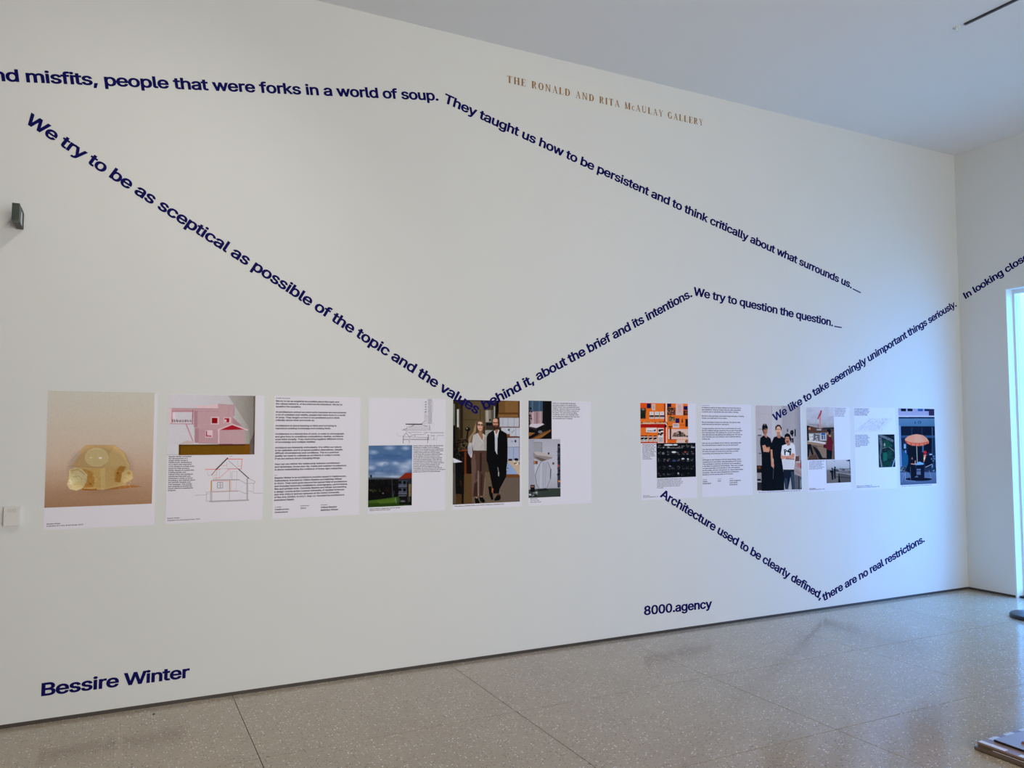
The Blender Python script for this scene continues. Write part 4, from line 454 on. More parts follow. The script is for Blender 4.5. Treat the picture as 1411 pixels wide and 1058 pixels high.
# ------------------------------------------------------------------ printed photographs: a fine grid of real colours on the sheet
class Print:
    """A printed picture on the wall plane. Drawn in the coordinates of the magnified views r; obs(c) turns a seen colour into ink albedo."""
    def __init__(s, r, quad, white, step=0.0026):
        P = [r.w(*q) for q in quad]
        s.x0 = (P[0][0]+P[3][0])/2; s.x1 = (P[1][0]+P[2][0])/2; s.z1 = (P[0][1]+P[1][1])/2; s.z0 = (P[2][1]+P[3][1])/2
        s.nx = max(8, int((s.x1-s.x0)/step)); s.nz = max(8, int((s.z1-s.z0)/step)); s.SS = 3
        gx = np.linspace(s.x0, s.x1, s.nx*s.SS); gz = np.linspace(s.z1, s.z0, s.nz*s.SS)
        GX, GZ = np.meshgrid(gx, gz); s.PX, s.PY = px_of(GX, GZ); s.img = np.full(GX.shape+(3,), 128.0); s.white = np.array(white, float); s.R(r)
    def R(s, r): s.X, s.Y = r.uv(s.PX, s.PY); return s
    def put(s, m, c, a=1.0):
        a = np.asarray(a, float)*m
        s.img += (np.array(c, float)-s.img)*a[..., None]; return s
    def fill(s, c): s.img[:] = c; return s
    def grad(s, stops, horiz=False):
        V = s.X if horiz else s.Y; ys = [q[0] for q in stops]
        s.img = np.stack([np.interp(V, ys, [q[1][k] for q in stops]) for k in range(3)], -1); return s
    def poly(s, pts, c, a=1.0):
        X, Y = s.X, s.Y; m = np.zeros(X.shape, bool); n = len(pts)
        for i in range(n):
            (xa, ya), (xb, yb) = pts[i], pts[(i+1) % n]
            if ya == yb: continue
            m ^= ((ya > Y) != (yb > Y)) & (X < (xb-xa)*(Y-ya)/(yb-ya)+xa)
        return s.put(m, c, a)
    def rect(s, x0, y0, x1, y1, c, a=1.0): return s.put((s.X >= x0) & (s.X <= x1) & (s.Y >= y0) & (s.Y <= y1), c, a)
    def ell(s, cx, cy, rx, ry, c, a=1.0, soft=0.0):
        d = np.hypot((s.X-cx)/rx, (s.Y-cy)/ry)
        return s.put(np.clip((1-d)/soft, 0, 1) if soft else d <= 1, c, a)
    def line(s, pts, w, c, a=1.0):
        for (xa, ya), (xb, yb) in zip(pts, pts[1:]):
            dx, dy = xb-xa, yb-ya; t = np.clip(((s.X-xa)*dx+(s.Y-ya)*dy)/max(1e-9, dx*dx+dy*dy), 0, 1)
            s.put(np.hypot(s.X-xa-t*dx, s.Y-ya-t*dy) <= w/2, c, a)
        return s
    def speck(s, x0, y0, x1, y1, n, size, cols, seed=1, a=0.8):
        g = np.random.default_rng(seed)
        for i in range(n):
            s.ell(g.uniform(x0, x1), g.uniform(y0, y1), size*g.uniform(.5, 1.3), size*g.uniform(.4, 1.1), cols[i % len(cols)], a)
        return s
    def build(s, root, label=None):
        im = s.img.reshape(s.nz, s.SS, s.nx, s.SS, 3).mean((1, 3))
        im = (im-13)*(255/242); im = im+RNG.normal(0, 3.0, im.shape[:2])[..., None]
        al = lin(np.clip(im, 2, 255))/lin(s.white)*np.array([0.80, 0.79, 0.85]); al = np.clip(al, 0.002, 0.95)
        me = bpy.data.meshes.new('photograph'); nx, nz = s.nx, s.nz
        GX, GZ = np.meshgrid(np.linspace(s.x0, s.x1, nx), np.linspace(s.z1, s.z0, nz))
        co = np.stack([GX, np.full(GX.shape, -0.00115), GZ], -1).reshape(-1, 3)
        i = np.arange(nz-1)[:, None]*nx+np.arange(nx-1)[None, :]; f = np.stack([i, i+nx, i+nx+1, i+1], -1).reshape(-1)
        me.vertices.add(nx*nz); me.vertices.foreach_set('co', co.ravel())
        nf = (nx-1)*(nz-1); me.loops.add(nf*4); me.loops.foreach_set('vertex_index', f.astype(np.int32)); me.polygons.add(nf)
        me.polygons.foreach_set('loop_start', np.arange(nf, dtype=np.int32)*4); me.update(calc_edges=True)
        at = me.color_attributes.new('Col', 'FLOAT_COLOR', 'POINT'); at.data.foreach_set('color', np.concatenate([al.reshape(-1, 3), np.ones((nx*nz, 1))], 1).astype(np.float32).ravel())
        return tag(link('photograph', me, M_PRINT, root), label)
def strokes(name, root, r, segs, white, label=None):
    """line drawing printed on a sheet: (points, width, colour)"""
    v = []; f = []; c = []
    for k, (pts, w, col) in enumerate(segs):
        al = lin(col)/lin(white)*np.array([0.80, 0.79, 0.85]); P = [r.w(*p) for p in pts]; w = w/r.k*0.0037
        for (xa, za), (xb, zb) in zip(P, P[1:]):
            dx, dz = xb-xa, zb-za; l = math.hypot(dx, dz) or 1e-9; nx, nz = -dz/l*w/2, dx/l*w/2; ex, ez = dx/l*w/2, dz/l*w/2; n = len(v); y = -0.00105-1e-6*(k % 60)
            v += [(xa-ex-nx, y, za-ez-nz), (xb+ex-nx, y, zb+ez-nz), (xb+ex+nx, y, zb+ez+nz), (xa-ex+nx, y, za-ez+nz)]; f.append((n, n+1, n+2, n+3)); c += [(*al, 1)]*4
    me = bpy.data.meshes.new(name); me.from_pydata(v, [], f)
    at = me.color_attributes.new('Col', 'FLOAT_COLOR', 'POINT'); at.data.foreach_set('color', np.array(c, np.float32).ravel())
    return tag(link(name, me, M_PRINT, root), label)
def textblock(root, r, xl, y0, y1, xr, lines, ref=0, m=None, bold=1.0, name='text_block', k=0.80):
    """lines of print: y0/y1 the middles of the first and the last line at x = xl, xr the right end of line ref"""
    xa, za = r.w(xl, y0); xb, zb = r.w(xl, y1); n = len(lines)
    yr = y0+(y1-y0)*(ref/(n-1) if n > 1 else 0); sx = (r.w(xr, yr)[0]-xa)/advance(lines[ref]); sy = sx*k
    it = [(t, xa, (za+(zb-za)*(i/(n-1) if n > 1 else 0))-0.20*sy, sx, sy, 0) for i, t in enumerate(lines) if t]
    me = text_mesh(name, it, 0.0, 2, 0.019*bold); return link(name, me, m or M_INK, root, (0, -0.0011, 0))
GPL = 'posters in a row along the wall'
def poster(label, x0, x1, z1=1.8100, z0=1.0442):
    root = empty('poster', ((x0+x1)/2, 0, z0), label, 'poster', GPL)
    MB().box(x0, x1, -0.0010, 0, z0, z1).build('sheet', M_PAPER, root, bevel=0.0002); return root
A1 = Reg(50, 530, 370, 1411); A2 = Reg(370, 530, 620, 1392); A3 = Reg(600, 530, 830, 1352); A4 = Reg(870, 540, 1110, 1411); A5 = Reg(1090, 540, 1310, 1411)
R1 = Reg(60, 600, 220, 1411); R2 = Reg(225, 540, 365, 1411); R3 = Reg(225, 620, 365, 1411); R4 = Reg(500, 540, 620, 1411); R5 = Reg(500, 610, 620, 1270)
R6 = Reg(620, 545, 720, 1322); R7 = Reg(620, 620, 720, 1322); R8 = Reg(720, 545, 780, 410)
S1 = Reg(875, 550, 965, 1360); S2 = Reg(875, 605, 965, 1120); S3 = Reg(1035, 550, 1110, 1058); S4 = Reg(1035, 610, 1110, 1058)
S5 = Reg(1105, 555, 1175, 592); S6 = Reg(1172, 555, 1237, 550); S7 = Reg(1234, 555, 1294, 529); S8 = Reg(960, 550, 1040, 605)
W1 = (198, 197, 204); W2 = (202, 201, 208); W3 = (200, 201, 220); W4 = (195, 205, 234); W5 = (183, 206, 246)

# poster 1: amber resin house
p = poster('poster of an amber glassy house model on a peach ground', -0.344, 0.2125)
q = Print(A1, [(70, 40), (718, 45), (703, 722), (52, 748)], W1)
q.grad([(40, (186, 184, 176)), (200, (188, 180, 170)), (350, (187, 174, 160)), (480, (182, 160, 143)), (560, (172, 145, 124)), (680, (158, 128, 104)), (750, (150, 118, 94))])
q.R(R1)
q.ell(60, 300, 700, 400, (196, 180, 165), .35, .8).ell(700, 690, 620, 70, (150, 118, 92), .5, .8)
q.poly([(15, 430), (1330, 400), (1330, 470), (15, 500)], (172, 148, 126), .25)
q.poly([(470, 640), (1080, 600), (1200, 620), (900, 650), (470, 668)], (160, 105, 55), .8)
q.poly([(510, 118), (865, 118), (950, 180), (985, 215), (1050, 370), (1030, 420), (1000, 600), (720, 658), (480, 650), (430, 400), (345, 370), (455, 215), (430, 195)], (196, 168, 120))
q.poly([(510, 122), (865, 122), (790, 240), (740, 385), (470, 380), (350, 370)], (190, 160, 118), .8)
q.poly([(865, 122), (960, 200), (1045, 370), (980, 390), (760, 330), (800, 230)], (200, 174, 124), .8)
q.poly([(560, 400), (720, 395), (720, 655), (520, 640), (500, 500)], (200, 168, 108))
q.poly([(470, 400), (600, 440), (625, 560), (600, 620), (480, 640), (530, 520)], (180, 130, 62), .75)
q.poly([(860, 430), (930, 370), (1000, 375), (950, 480), (930, 570), (860, 560)], (165, 115, 50), .8)
q.poly([(800, 380), (900, 400), (860, 560), (960, 590), (740, 640), (735, 400)], (196, 164, 105), .6)
q.poly([(690, 395), (750, 395), (745, 650), (700, 655)], (208, 184, 130), .8)
q.ell(645, 265, 140, 112, (206, 188, 140)).ell(645, 255, 120, 92, (212, 196, 152), .7, .4).ell(650, 330, 100, 40, (186, 152, 98), .5, .6)
q.ell(645, 265, 143, 114, (222, 208, 172), .35).ell(645, 268, 134, 106, (203, 183, 136), .8).ell(690, 272, 26, 14, (245, 240, 228), 1, .5).ell(575, 268, 20, 13, (226, 215, 185), 1, .6)
q.poly([(310, 420), (380, 385), (470, 410), (530, 470), (525, 560), (470, 640), (400, 668), (320, 650), (285, 590), (310, 520)], (208, 192, 148))
q.ell(400, 520, 95, 90, (216, 204, 162), .8, .5).ell(330, 560, 24, 45, (226, 216, 190), .9, .5).ell(425, 590, 70, 50, (206, 186, 130), .7, .5).line([(330, 430), (420, 410), (500, 470)], 12, (170, 140, 95), .6).line([(360, 500), (430, 490), (470, 530)], 9, (180, 152, 105), .7)
q.poly([(950, 450), (1030, 410), (1075, 440), (1085, 520), (1010, 570), (940, 570)], (210, 186, 130), .9).ell(1035, 455, 22, 18, (185, 140, 80), .8)
q.ell(1000, 510, 60, 50, (218, 198, 148), .7, .6).ell(570, 585, 22, 14, (160, 100, 40), .9, .5).ell(900, 455, 14, 10, (140, 85, 30), .9)
q.line([(510, 120), (865, 122)], 8, (186, 142, 96)).line([(510, 120), (300, 345)], 5, (176, 146, 116)).line([(455, 215), (345, 372)], 7, (192, 162, 128)).line([(300, 368), (720, 390)], 6, (170, 132, 88), .8)
q.line([(865, 122), (950, 185), (985, 215), (1055, 375)], 7, (188, 150, 105)).line([(955, 225), (1035, 360)], 5, (214, 192, 155)).line([(475, 650), (600, 658), (640, 650)], 12, (150, 85, 20), .9)
q.speck(300, 400, 1080, 640, 160, 10, [(214, 196, 152), (186, 150, 95), (200, 172, 118)], 3, .35)
q.img *= 1-0.14*np.clip((1-np.hypot((q.X-690)/430, (q.Y-400)/300))*4, 0, 1)[..., None]
q.build(p, 'amber coloured translucent house model on peach ground')
textblock(p, A1, 63, 847, 860, 285, ['Bessire Winter', 'Extension of a Very Small House, 2019'], 1, name='caption', bold=1.3)

# poster 2: pink house model and section drawing
p = poster('poster with a pink model house above a red and grey section drawing', 0.2716, 0.8226)
q = Print(R2, [(78, 35), (1280, 52), (1265, 865), (45, 885)], W1)
q.grad([(60, (196, 194, 202)), (600, (192, 190, 197)), (900, (186, 184, 190)), (1100, (166, 163, 161)), (1280, (134, 130, 124))], True)
q.poly([(900, 50), (1300, 50), (1300, 900), (1200, 900), (1190, 500)], (110, 102, 96), .30).poly([(1200, 700), (1280, 500), (1280, 870), (1200, 865)], (82, 74, 70), .7)
q.rect(40, 866, 214, 900, W1).rect(30, 720, 214, 900, W1, .6)
PK, PD, PL_ = (180, 150, 156), (164, 128, 138), (208, 184, 190)
q.poly([(215, 722), (330, 672), (420, 690), (430, 716), (215, 730)], (186, 172, 172))
q.poly([(418, 188), (560, 190), (620, 182), (760, 170), (770, 230), (520, 232)], PL_).poly([(760, 165), (985, 185), (985, 330), (960, 352), (760, 345)], PK).rect(918, 190, 985, 330, (174, 148, 156)).poly([(85, 222), (760, 228), (760, 268), (85, 262)], PK)
q.poly([(425, 245), (960, 250), (960, 350), (1090, 490), (1090, 700), (760, 715), (490, 715), (430, 490)], PK).poly([(960, 350), (1100, 480), (960, 450)], PD)
q.poly([(425, 260), (475, 260), (475, 490), (425, 490)], PD).rect(435, 505, 492, 705, PD).rect(498, 520, 760, 715, (176, 144, 152))
q.poly([(85, 225), (120, 225), (120, 440), (85, 438)], PL_).line([(100, 438), (425, 445)], 14, PK).line([(130, 270), (410, 268)], 16, (176, 120, 138)).line([(122, 262), (122, 430)], 9, (172, 104, 124)).line([(412, 255), (405, 440)], 16, (170, 104, 124)).rect(135, 285, 170, 375, (214, 196, 206))
for k in range(22): q.rect(125+k*12.4, 378+(k*37 % 23), 132+k*12.4, 415, [(40, 18, 26), (70, 30, 40), (190, 150, 160)][k*5 % 3])
q.line([(318, 448), (412, 680)], 15, (186, 128, 144)).rect(660, 345, 772, 450, PL_).rect(674, 360, 752, 435, (140, 8, 24)).rect(675, 360, 690, 435, (90, 20, 40)).rect(838, 352, 936, 430, PL_).rect(850, 365, 914, 422, (148, 20, 36)).rect(852, 382, 876, 418, (214, 190, 196))
q.rect(585, 530, 685, 632, PL_).line([(600, 545), (600, 610), (664, 612)], 14, (150, 40, 66)).poly([(770, 530), (960, 452), (1130, 520)], (158, 34, 50)).line([(760, 528), (955, 448), (1165, 528)], 17, PL_).rect(760, 528, 1130, 722, PK).rect(760, 528, 778, 722, PL_).line([(905, 200), (905, 345)], 5, PD).line([(930, 540), (930, 700)], 4, (194, 150, 164)).line([(425, 232), (760, 234)], 6, PD).line([(470, 270), (760, 266)], 5, PD).line([(780, 170), (985, 186), (985, 330)], 6, PD)
q.line([(500, 705), (760, 712)], 8, PD).poly([(218, 730), (1200, 722), (1200, 866), (214, 876)], (112, 80, 22)).poly([(218, 730), (1200, 722), (1200, 745), (218, 752)], (80, 54, 22), .8).rect(1130, 720, 1200, 880, (126, 78, 18), .6).poly([(760, 722), (1130, 722), (1130, 738), (780, 742)], (86, 40, 40)).rect(1200, 725, 1262, 880, (104, 94, 90)).rect(225, 735, 236, 868, (52, 34, 10)).rect(30, 866, 1264, 868, (60, 40, 20), .7).line([(1262, 60), (1250, 865)], 14, (60, 54, 50), .6)
q.build(p, 'printed pink model house on a mustard plinth')
D = []
RD, GY, DK, OR = (205, 120, 120), (150, 146, 150), (70, 62, 62), (180, 140, 96)
for pts, w, c in [([(585, 268), (785, 266)], 12, RD), ([(890, 125), (1095, 125)], 13, RD), ([(1093, 125), (1085, 262)], 11, RD), ([(895, 262), (1085, 262)], 9, RD), ([(670, 350), (735, 268)], 11, RD), ([(780, 385), (920, 262)], 7, RD), ([(690, 390), (785, 388)], 6, RD), ([(790, 215), (880, 214)], 5, RD), ([(1035, 222), (1080, 222)], 7, RD),
    ([(892, 112), (735, 268)], 20, DK), ([(1045, 265), (1185, 392)], 16, DK), ([(910, 150), (1045, 265)], 6, (110, 104, 106)), ([(735, 268), (672, 350)], 9, (120, 70, 60)),
    ([(690, 415), (1045, 412)], 17, GY), ([(670, 430), (930, 430)], 7, RD), ([(668, 430), (665, 578)], 22, OR), ([(922, 430), (922, 572)], 16, OR), ([(660, 580), (1040, 568)], 13, (165, 135, 138)),
    ([(665, 590), (665, 700)], 34, (172, 170, 176)), ([(650, 714), (1178, 696)], 24, (156, 152, 158)), ([(1165, 405), (1165, 690)], 26, (160, 158, 166)), ([(1045, 412), (1150, 465), (1250, 460)], 7, (140, 138, 142)), ([(1190, 395), (1278, 440), (1255, 470)], 7, (140, 138, 142)), ([(1252, 460), (1252, 570)], 5, GY),
    ([(445, 628), (600, 622)], 6, GY), ([(600, 585), (600, 710), (650, 712)], 6, GY), ([(600, 585), (660, 580)], 6, GY), ([(600, 608), (655, 604)], 5, GY), ([(920, 575), (918, 690)], 7, GY), ([(1055, 565), (1120, 600), (1180, 602)], 7, (150, 148, 152)), ([(1180, 570), (1235, 575), (1260, 600), (1385, 598)], 6, GY),
    ([(752, 450), (825, 450), (825, 525), (752, 528), (752, 450)], 8, (120, 118, 124)), ([(788, 450), (788, 525)], 7, (120, 118, 124)), ([(752, 490), (825, 488)], 4, GY), ([(800, 450), (800, 525)], 4, GY), ([(955, 300), (1025, 298), (1020, 405)], 4, GY), ([(955, 300), (952, 400)], 5, GY), ([(928, 275), (935, 400)], 4, GY), ([(885, 160), (880, 250)], 3, GY), ([(785, 260), (1040, 255)], 4, GY), ([(1030, 150), (1028, 220)], 3, GY),
    ([(740, 290), (738, 400)], 4, GY), ([(610, 300), (632, 365), (665, 330)], 4, GY), ([(1050, 540), (1160, 460)], 3, (176, 174, 180)), ([(1060, 670), (1150, 600)], 3, (176, 174, 180)), ([(1060, 672), (1150, 650)], 3, (176, 174, 180)), ([(690, 360), (735, 345)], 4, RD), ([(780, 270), (775, 380)], 3, GY), ([(925, 88), (955, 88)], 7, (120, 118, 120)), ([(1015, 430), (1010, 560)], 3, GY), ([(945, 430), (945, 560)], 3, GY), ([(668, 555), (1030, 552)], 3, (180, 178, 184))]: D.append((pts, w, c))
for k in range(6): D.append(([(876, 450+k*22), (905, 450+k*22)], 4, (170, 168, 172)))
strokes('line_drawing', p, R3, D, W1, 'red and grey section drawing of a house')
textblock(p, R3, 76, 94, 563, 430, ['Bessire Winter completed', 'the development of a', 'single family house in', 'Feldbrunnen, Switzerland.', 'As a client only requested', 'a few simple to provide extra', 'space for their growing', 'family, Bessire to extend this', 'existing garden and', 'natural roofs, the architects', 'questioned this brief and', 'presented a newly covered', 'including a new internal space', 'and specific facades and', 'roof openings. This results', 'and carefully extended the', 'house without exceeding its', 'footprint.'], 5, bold=1.6)
textblock(p, R3, 55, 950, 980, 510, ['Bessire Winter', 'Extension of a Very Small House, 2019'], 1, name='caption', bold=1.3)

# poster 3: statement
p = poster('text-only poster of black statement lines, beside the pink house poster', 0.881, 1.4325)
textblock(p, A2, 57, 103, 103, 165, ['In their own words'], 0, m=M_INKG, name='heading', bold=1.3)
textblock(p, A2, 56, 126, 886, 597, ['We try to be as sceptical as possible about the topic and', 'the values behind it, of the brief and its intentions. We try to', 'question the question.', '', 'At architecture school we were lucky because we encountered', 'a lot of outsiders and misfits, people that were forks in a world', 'of soup. They taught us how to be persistent and to think', 'critically about what surrounds us.', '', 'Architecture is about learning to think and not trying to', 'reproduce existing knowledge and existing facts.', '', 'Architecture is a blurred line of work. In order to choreograph', 'and give form to sometimes contradictory desires, architects', 'must think broadly. They must bring together different forms', 'of knowledge and multiple realities.', '', 'Architects are inherently enthusiastic, it is within our nature', 'to be optimistic and to propose positive alternatives, despite', 'difficult circumstances and conditions. This is a precious', "quality we need to cultivate as architects in today's world,", 'if we are serious about changing things.', '', 'How can we rethink the relationship between architecture', 'and landscape, house and city, inside and outside? Architecture', 'is about materialising the collisions of these rigid categories.', '', '—', 'Bessire Winter is an architecture practice based in Feldbrunnen,', 'Switzerland, founded by Céline Bessire and Matthias Winter', 'in 2019. Their work goes beyond the typical field of architecture', 'and includes temporary installations, scenography, performance,', 'film and printed work. Currently Bessire and Winter are teaching', 'a design course at the Lucerne University of Applied Sciences', 'and Arts (HSLU) and are lecturers at the Zurich University', 'of the Arts (ZHdK). In 2017, they co-founded the architecture', 'periodical Delphi.'], 28, bold=1.7)
for x, ys, hd, ls, xr in ((48, 940, 'Location', ['Feldbrunnen,', 'Switzerland'], 160), (244, 930, 'Established', ['2019'], 288), (400, 923, 'Founders', ['Céline Bessire', 'Matthias Winter'], 535)):
    textblock(p, A2, x, ys, ys, x+(52 if hd != 'Established' else 67), [hd], 0, m=M_INKG, name='heading', bold=1.2)
    textblock(p, A2, x, ys+19, ys+(40 if len(ls) > 1 else 19), xr, ls, len(ls)-1 if x != 48 else 0, bold=1.5)

# poster 4: tower section and cloudy sky
p = poster('poster with a tower section drawing above a photograph of cloudy sky over a lawn', 1.4885, 2.0345)
q = Print(R5, [(82, 40), (718, 35), (712, 912), (75, 942)], W2)
q.grad([(40, (84, 112, 148)), (150, (78, 108, 148)), (230, (72, 102, 145)), (300, (110, 134, 168)), (360, (92, 118, 158)), (430, (84, 108, 146)), (480, (128, 148, 176)), (520, (120, 134, 150))])
for cx, cy, rx, ry, a in ((390, 75, 110, 45, .7), (620, 80, 80, 45, .8), (150, 140, 100, 45, .75), (280, 310, 110, 48, .95), (330, 300, 60, 30, .8), (480, 300, 70, 40, .8), (620, 350, 150, 70, .9), (680, 280, 80, 60, .7), (120, 365, 90, 50, .9), (230, 440, 120, 25, .5), (450, 495, 170, 20, .9), (580, 410, 120, 60, .7), (430, 190, 160, 30, -1)):
    q.ell(cx, cy, rx, ry, (176, 188, 210) if a > 0 else (66, 94, 136), abs(a), .9)
q.speck(90, 50, 710, 460, 60, 45, [(96, 122, 160), (120, 142, 175), (74, 104, 146)], 5, .18)
q.poly([(80, 505), (380, 508), (520, 515), (520, 545), (80, 560)], (74, 78, 88)).poly([(75, 535), (520, 530), (520, 800), (75, 845)], (16, 17, 18)).line([(118, 470), (120, 510)], 12, (18, 20, 26)).ell(120, 485, 14, 16, (20, 22, 28))
q.speck(90, 540, 500, 620, 50, 12, [(34, 38, 42), (24, 24, 24), (44, 44, 42)], 6, .6).speck(90, 620, 440, 800, 50, 10, [(26, 28, 20), (40, 34, 24), (14, 14, 12)], 7, .6).speck(95, 675, 260, 715, 16, 9, [(110, 112, 60), (80, 84, 44)], 8, .7).ell(360, 690, 40, 45, (58, 28, 22), .6, .6).ell(295, 735, 12, 10, (110, 110, 118))
q.poly([(75, 842), (300, 815), (530, 782), (530, 800), (690, 900), (712, 912), (75, 942)], (66, 92, 34)).poly([(75, 880), (540, 860), (600, 912), (75, 942)], (40, 62, 20), .8).poly([(200, 850), (480, 815), (480, 870), (250, 890)], (84, 112, 40), .6)
q.poly([(515, 525), (620, 438), (720, 432), (720, 520)], (126, 48, 30)).poly([(515, 525), (720, 515), (718, 545), (520, 540)], (54, 44, 50))
q.poly([(515, 540), (720, 535), (714, 912), (640, 900), (520, 870)], (44, 46, 54))
for y in (550, 655): q.rect(520, y, 655, y+95, (70, 74, 88)).rect(520, y+8, 560, y+45, (14, 16, 20)).rect(585, y+8, 625, y+50, (14, 16, 20)).rect(515, y+80, 640, y+90, (104, 108, 124)).speck(520, y+50, 640, y+75, 14, 9, [(96, 100, 116), (70, 74, 90)], y, .8)
q.rect(515, 765, 630, 778, (96, 98, 108)).rect(530, 780, 714, 900, (24, 24, 26)).rect(665, 600, 700, 780, (120, 104, 78)).rect(640, 560, 665, 890, (34, 30, 30)).rect(700, 640, 714, 900, (10, 10, 12)).ell(580, 850, 38, 14, (110, 110, 112), .8).rect(655, 780, 690, 860, (84, 82, 78), .6).line([(425, 540), (430, 780)], 8, (84, 86, 96), .8).line([(435, 800), (455, 700)], 8, (110, 112, 120), .6).line([(470, 800), (485, 878)], 8, (140, 144, 150), .8).speck(500, 790, 530, 860, 8, 14, [(46, 80, 44)], 4, .8).rect(75, 900, 80, 942, (20, 20, 20))
q.build(p, 'printed photograph of a cloudy sky, red roofed house and lawn')
G1, G2, G3 = (150, 148, 156), (110, 106, 112), (74, 62, 66)
D = [([(1085, 140), (1085, 490)], 80, (176, 176, 184)), ([(1045, 135), (1120, 135), (1128, 160), (1128, 325)], 8, G1), ([(1022, 320), (1022, 470)], 40, (192, 192, 200)), ([(1000, 320), (1000, 475)], 5, G2), ([(1115, 330), (1112, 490)], 14, (170, 170, 178)),
     ([(700, 522), (955, 522)], 24, G3), ([(700, 528), (1080, 545)], 6, G1), ([(960, 515), (1075, 500)], 7, G1), ([(955, 508), (1010, 470)], 9, (120, 118, 126)), ([(830, 535), (740, 580), (640, 618)], 13, G2), ([(700, 560), (1050, 562)], 6, G1), ([(720, 580), (1050, 582)], 30, (188, 188, 196)), ([(690, 602), (1100, 600)], 7, G1), ([(640, 617), (1100, 617)], 9, G1), ([(1080, 555), (1080, 610)], 36, (170, 168, 178)), ([(980, 535), (1040, 560)], 14, (140, 138, 146)),
     ([(680, 625), (800, 690)], 8, G1), ([(700, 628), (1040, 632)], 5, (176, 176, 184)), ([(750, 655), (950, 655)], 12, G1), ([(980, 655), (1100, 652)], 9, G1), ([(830, 690), (980, 690), (1045, 655)], 8, (120, 118, 124)), ([(750, 725), (830, 690)], 9, G2), ([(655, 720), (700, 662), (750, 722)], 9, G3), ([(575, 715), (660, 715)], 5, G1), ([(545, 660), (575, 715)], 5, G1),
     ([(655, 722), (1060, 738)], 9, G1), ([(655, 745), (1060, 748)], 5, G1), ([(650, 772), (1070, 770)], 11, G3), ([(653, 715), (653, 828)], 10, G3), ([(752, 770), (752, 825)], 8, G3), ([(1048, 735), (1048, 825)], 10, G3), ([(1060, 700), (1062, 770)], 30, (150, 148, 156)), ([(1100, 660), (1300, 660)], 18, (156, 154, 164)), ([(1105, 680), (1100, 775)], 5, G1), ([(1110, 708), (1165, 708)], 12, (120, 118, 126)), ([(1215, 705), (1305, 705)], 11, (140, 138, 146)), ([(1150, 730), (1150, 770)], 12, (130, 128, 136)), ([(1100, 775), (1195, 772), (1200, 715), (1225, 700)], 6, G1), ([(1080, 510), (1135, 500), (1145, 535)], 5, (170, 168, 178)), ([(1300, 700), (1310, 640)], 4, G1), ([(760, 740), (760, 765)], 30, (176, 174, 182)), ([(840, 700), (840, 725)], 20, (160, 158, 166))]
for k in range(5): D.append(([(1003, 165+k*40), (1025, 155+k*40), (1020, 172+k*40)], 10, (84, 80, 88)))
for k in range(70):
    a_, b_ = RNG.uniform(1005, 1105), RNG.uniform(150, 485); D.append(([(a_, b_), (a_+RNG.uniform(8, 26), b_+RNG.uniform(-4, 4))], 4, (150, 148, 158)))
strokes('line_drawing', p, R4, D, W2, 'fine grey section drawing of a tower')
textblock(p, R5, 735, 46, 425, 1170, ['Bessire Winter in collaboration with Nic Bezelle,', 'developed an addition to the competition', 'proposal for an emergency school building that', 'contains just 11 metres of heating in the central', 'building in the garden plot near the station', 'by the street. Nic proposed a different position', 'for the building. This will contain the inner', 'school with the renovation budget around the', 'previously developed garden underneath the', 'extended structure consisting of the concrete', 'materials of the courtyard. The project optimises', 'the urban opening of the landscape by the', 'requirements with the neighbouring plots', 'is complete, the former school is also kept for', 'a yard and it was accommodated by the new given', 'architectural project in the local landscape.'], 2, bold=1.6)
textblock(p, R5, 98, 966, 988, 400, ['Bessire Winter in collaboration with Nic Bezelle,', 'Nephew School and Park, 2020'], 1, name='caption', bold=1.3)

# poster 5: couple
p = poster('poster filled by a photograph of a man in black and a fair-haired woman', 2.0888, 2.6268)
q = Print(R6, [(55, 78), (1270, 92), (1272, 1930), (50, 1985)], W2)
q.fill((78, 66, 46)).grad([(55, (50, 42, 28)), (130, (46, 38, 24)), (250, (84, 72, 50)), (560, (92, 80, 56)), (640, (84, 72, 52)), (800, (60, 50, 36)), (1270, (60, 50, 36))], True)
q.rect(55, 75, 880, 100, (14, 12, 10)).line([(250, 440), (560, 442)], 7, (54, 46, 30)).line([(550, 250), (550, 620)], 12, (52, 46, 34)).rect(60, 150, 90, 540, (110, 118, 112)).rect(90, 100, 130, 900, (48, 40, 24)).rect(130, 250, 160, 575, (196, 196, 192)).rect(160, 240, 185, 610, (84, 84, 78)).rect(185, 100, 235, 780, (44, 34, 18)).rect(55, 560, 100, 1000, (18, 15, 12)).rect(795, 195, 820, 430, (150, 150, 146)).rect(640, 265, 780, 492, (128, 122, 112)).rect(655, 275, 700, 480, (166, 160, 148)).rect(745, 268, 782, 490, (88, 84, 76)).ell(728, 445, 16, 20, (30, 30, 32)).rect(640, 492, 780, 545, (24, 22, 20)).rect(620, 545, 770, 620, (60, 54, 46)).rect(640, 630, 790, 760, (150, 150, 148)).rect(640, 490, 660, 620, (80, 74, 64))
q.poly([(850, 95), (890, 95), (890, 280), (850, 400), (820, 390)], (10, 8, 8)).rect(885, 95, 1268, 400, (126, 94, 58)).rect(890, 100, 1000, 310, (112, 82, 50)).rect(880, 310, 1268, 345, (96, 66, 36)).rect(880, 345, 1268, 400, (128, 96, 60)).rect(1238, 95, 1268, 400, (88, 60, 34))
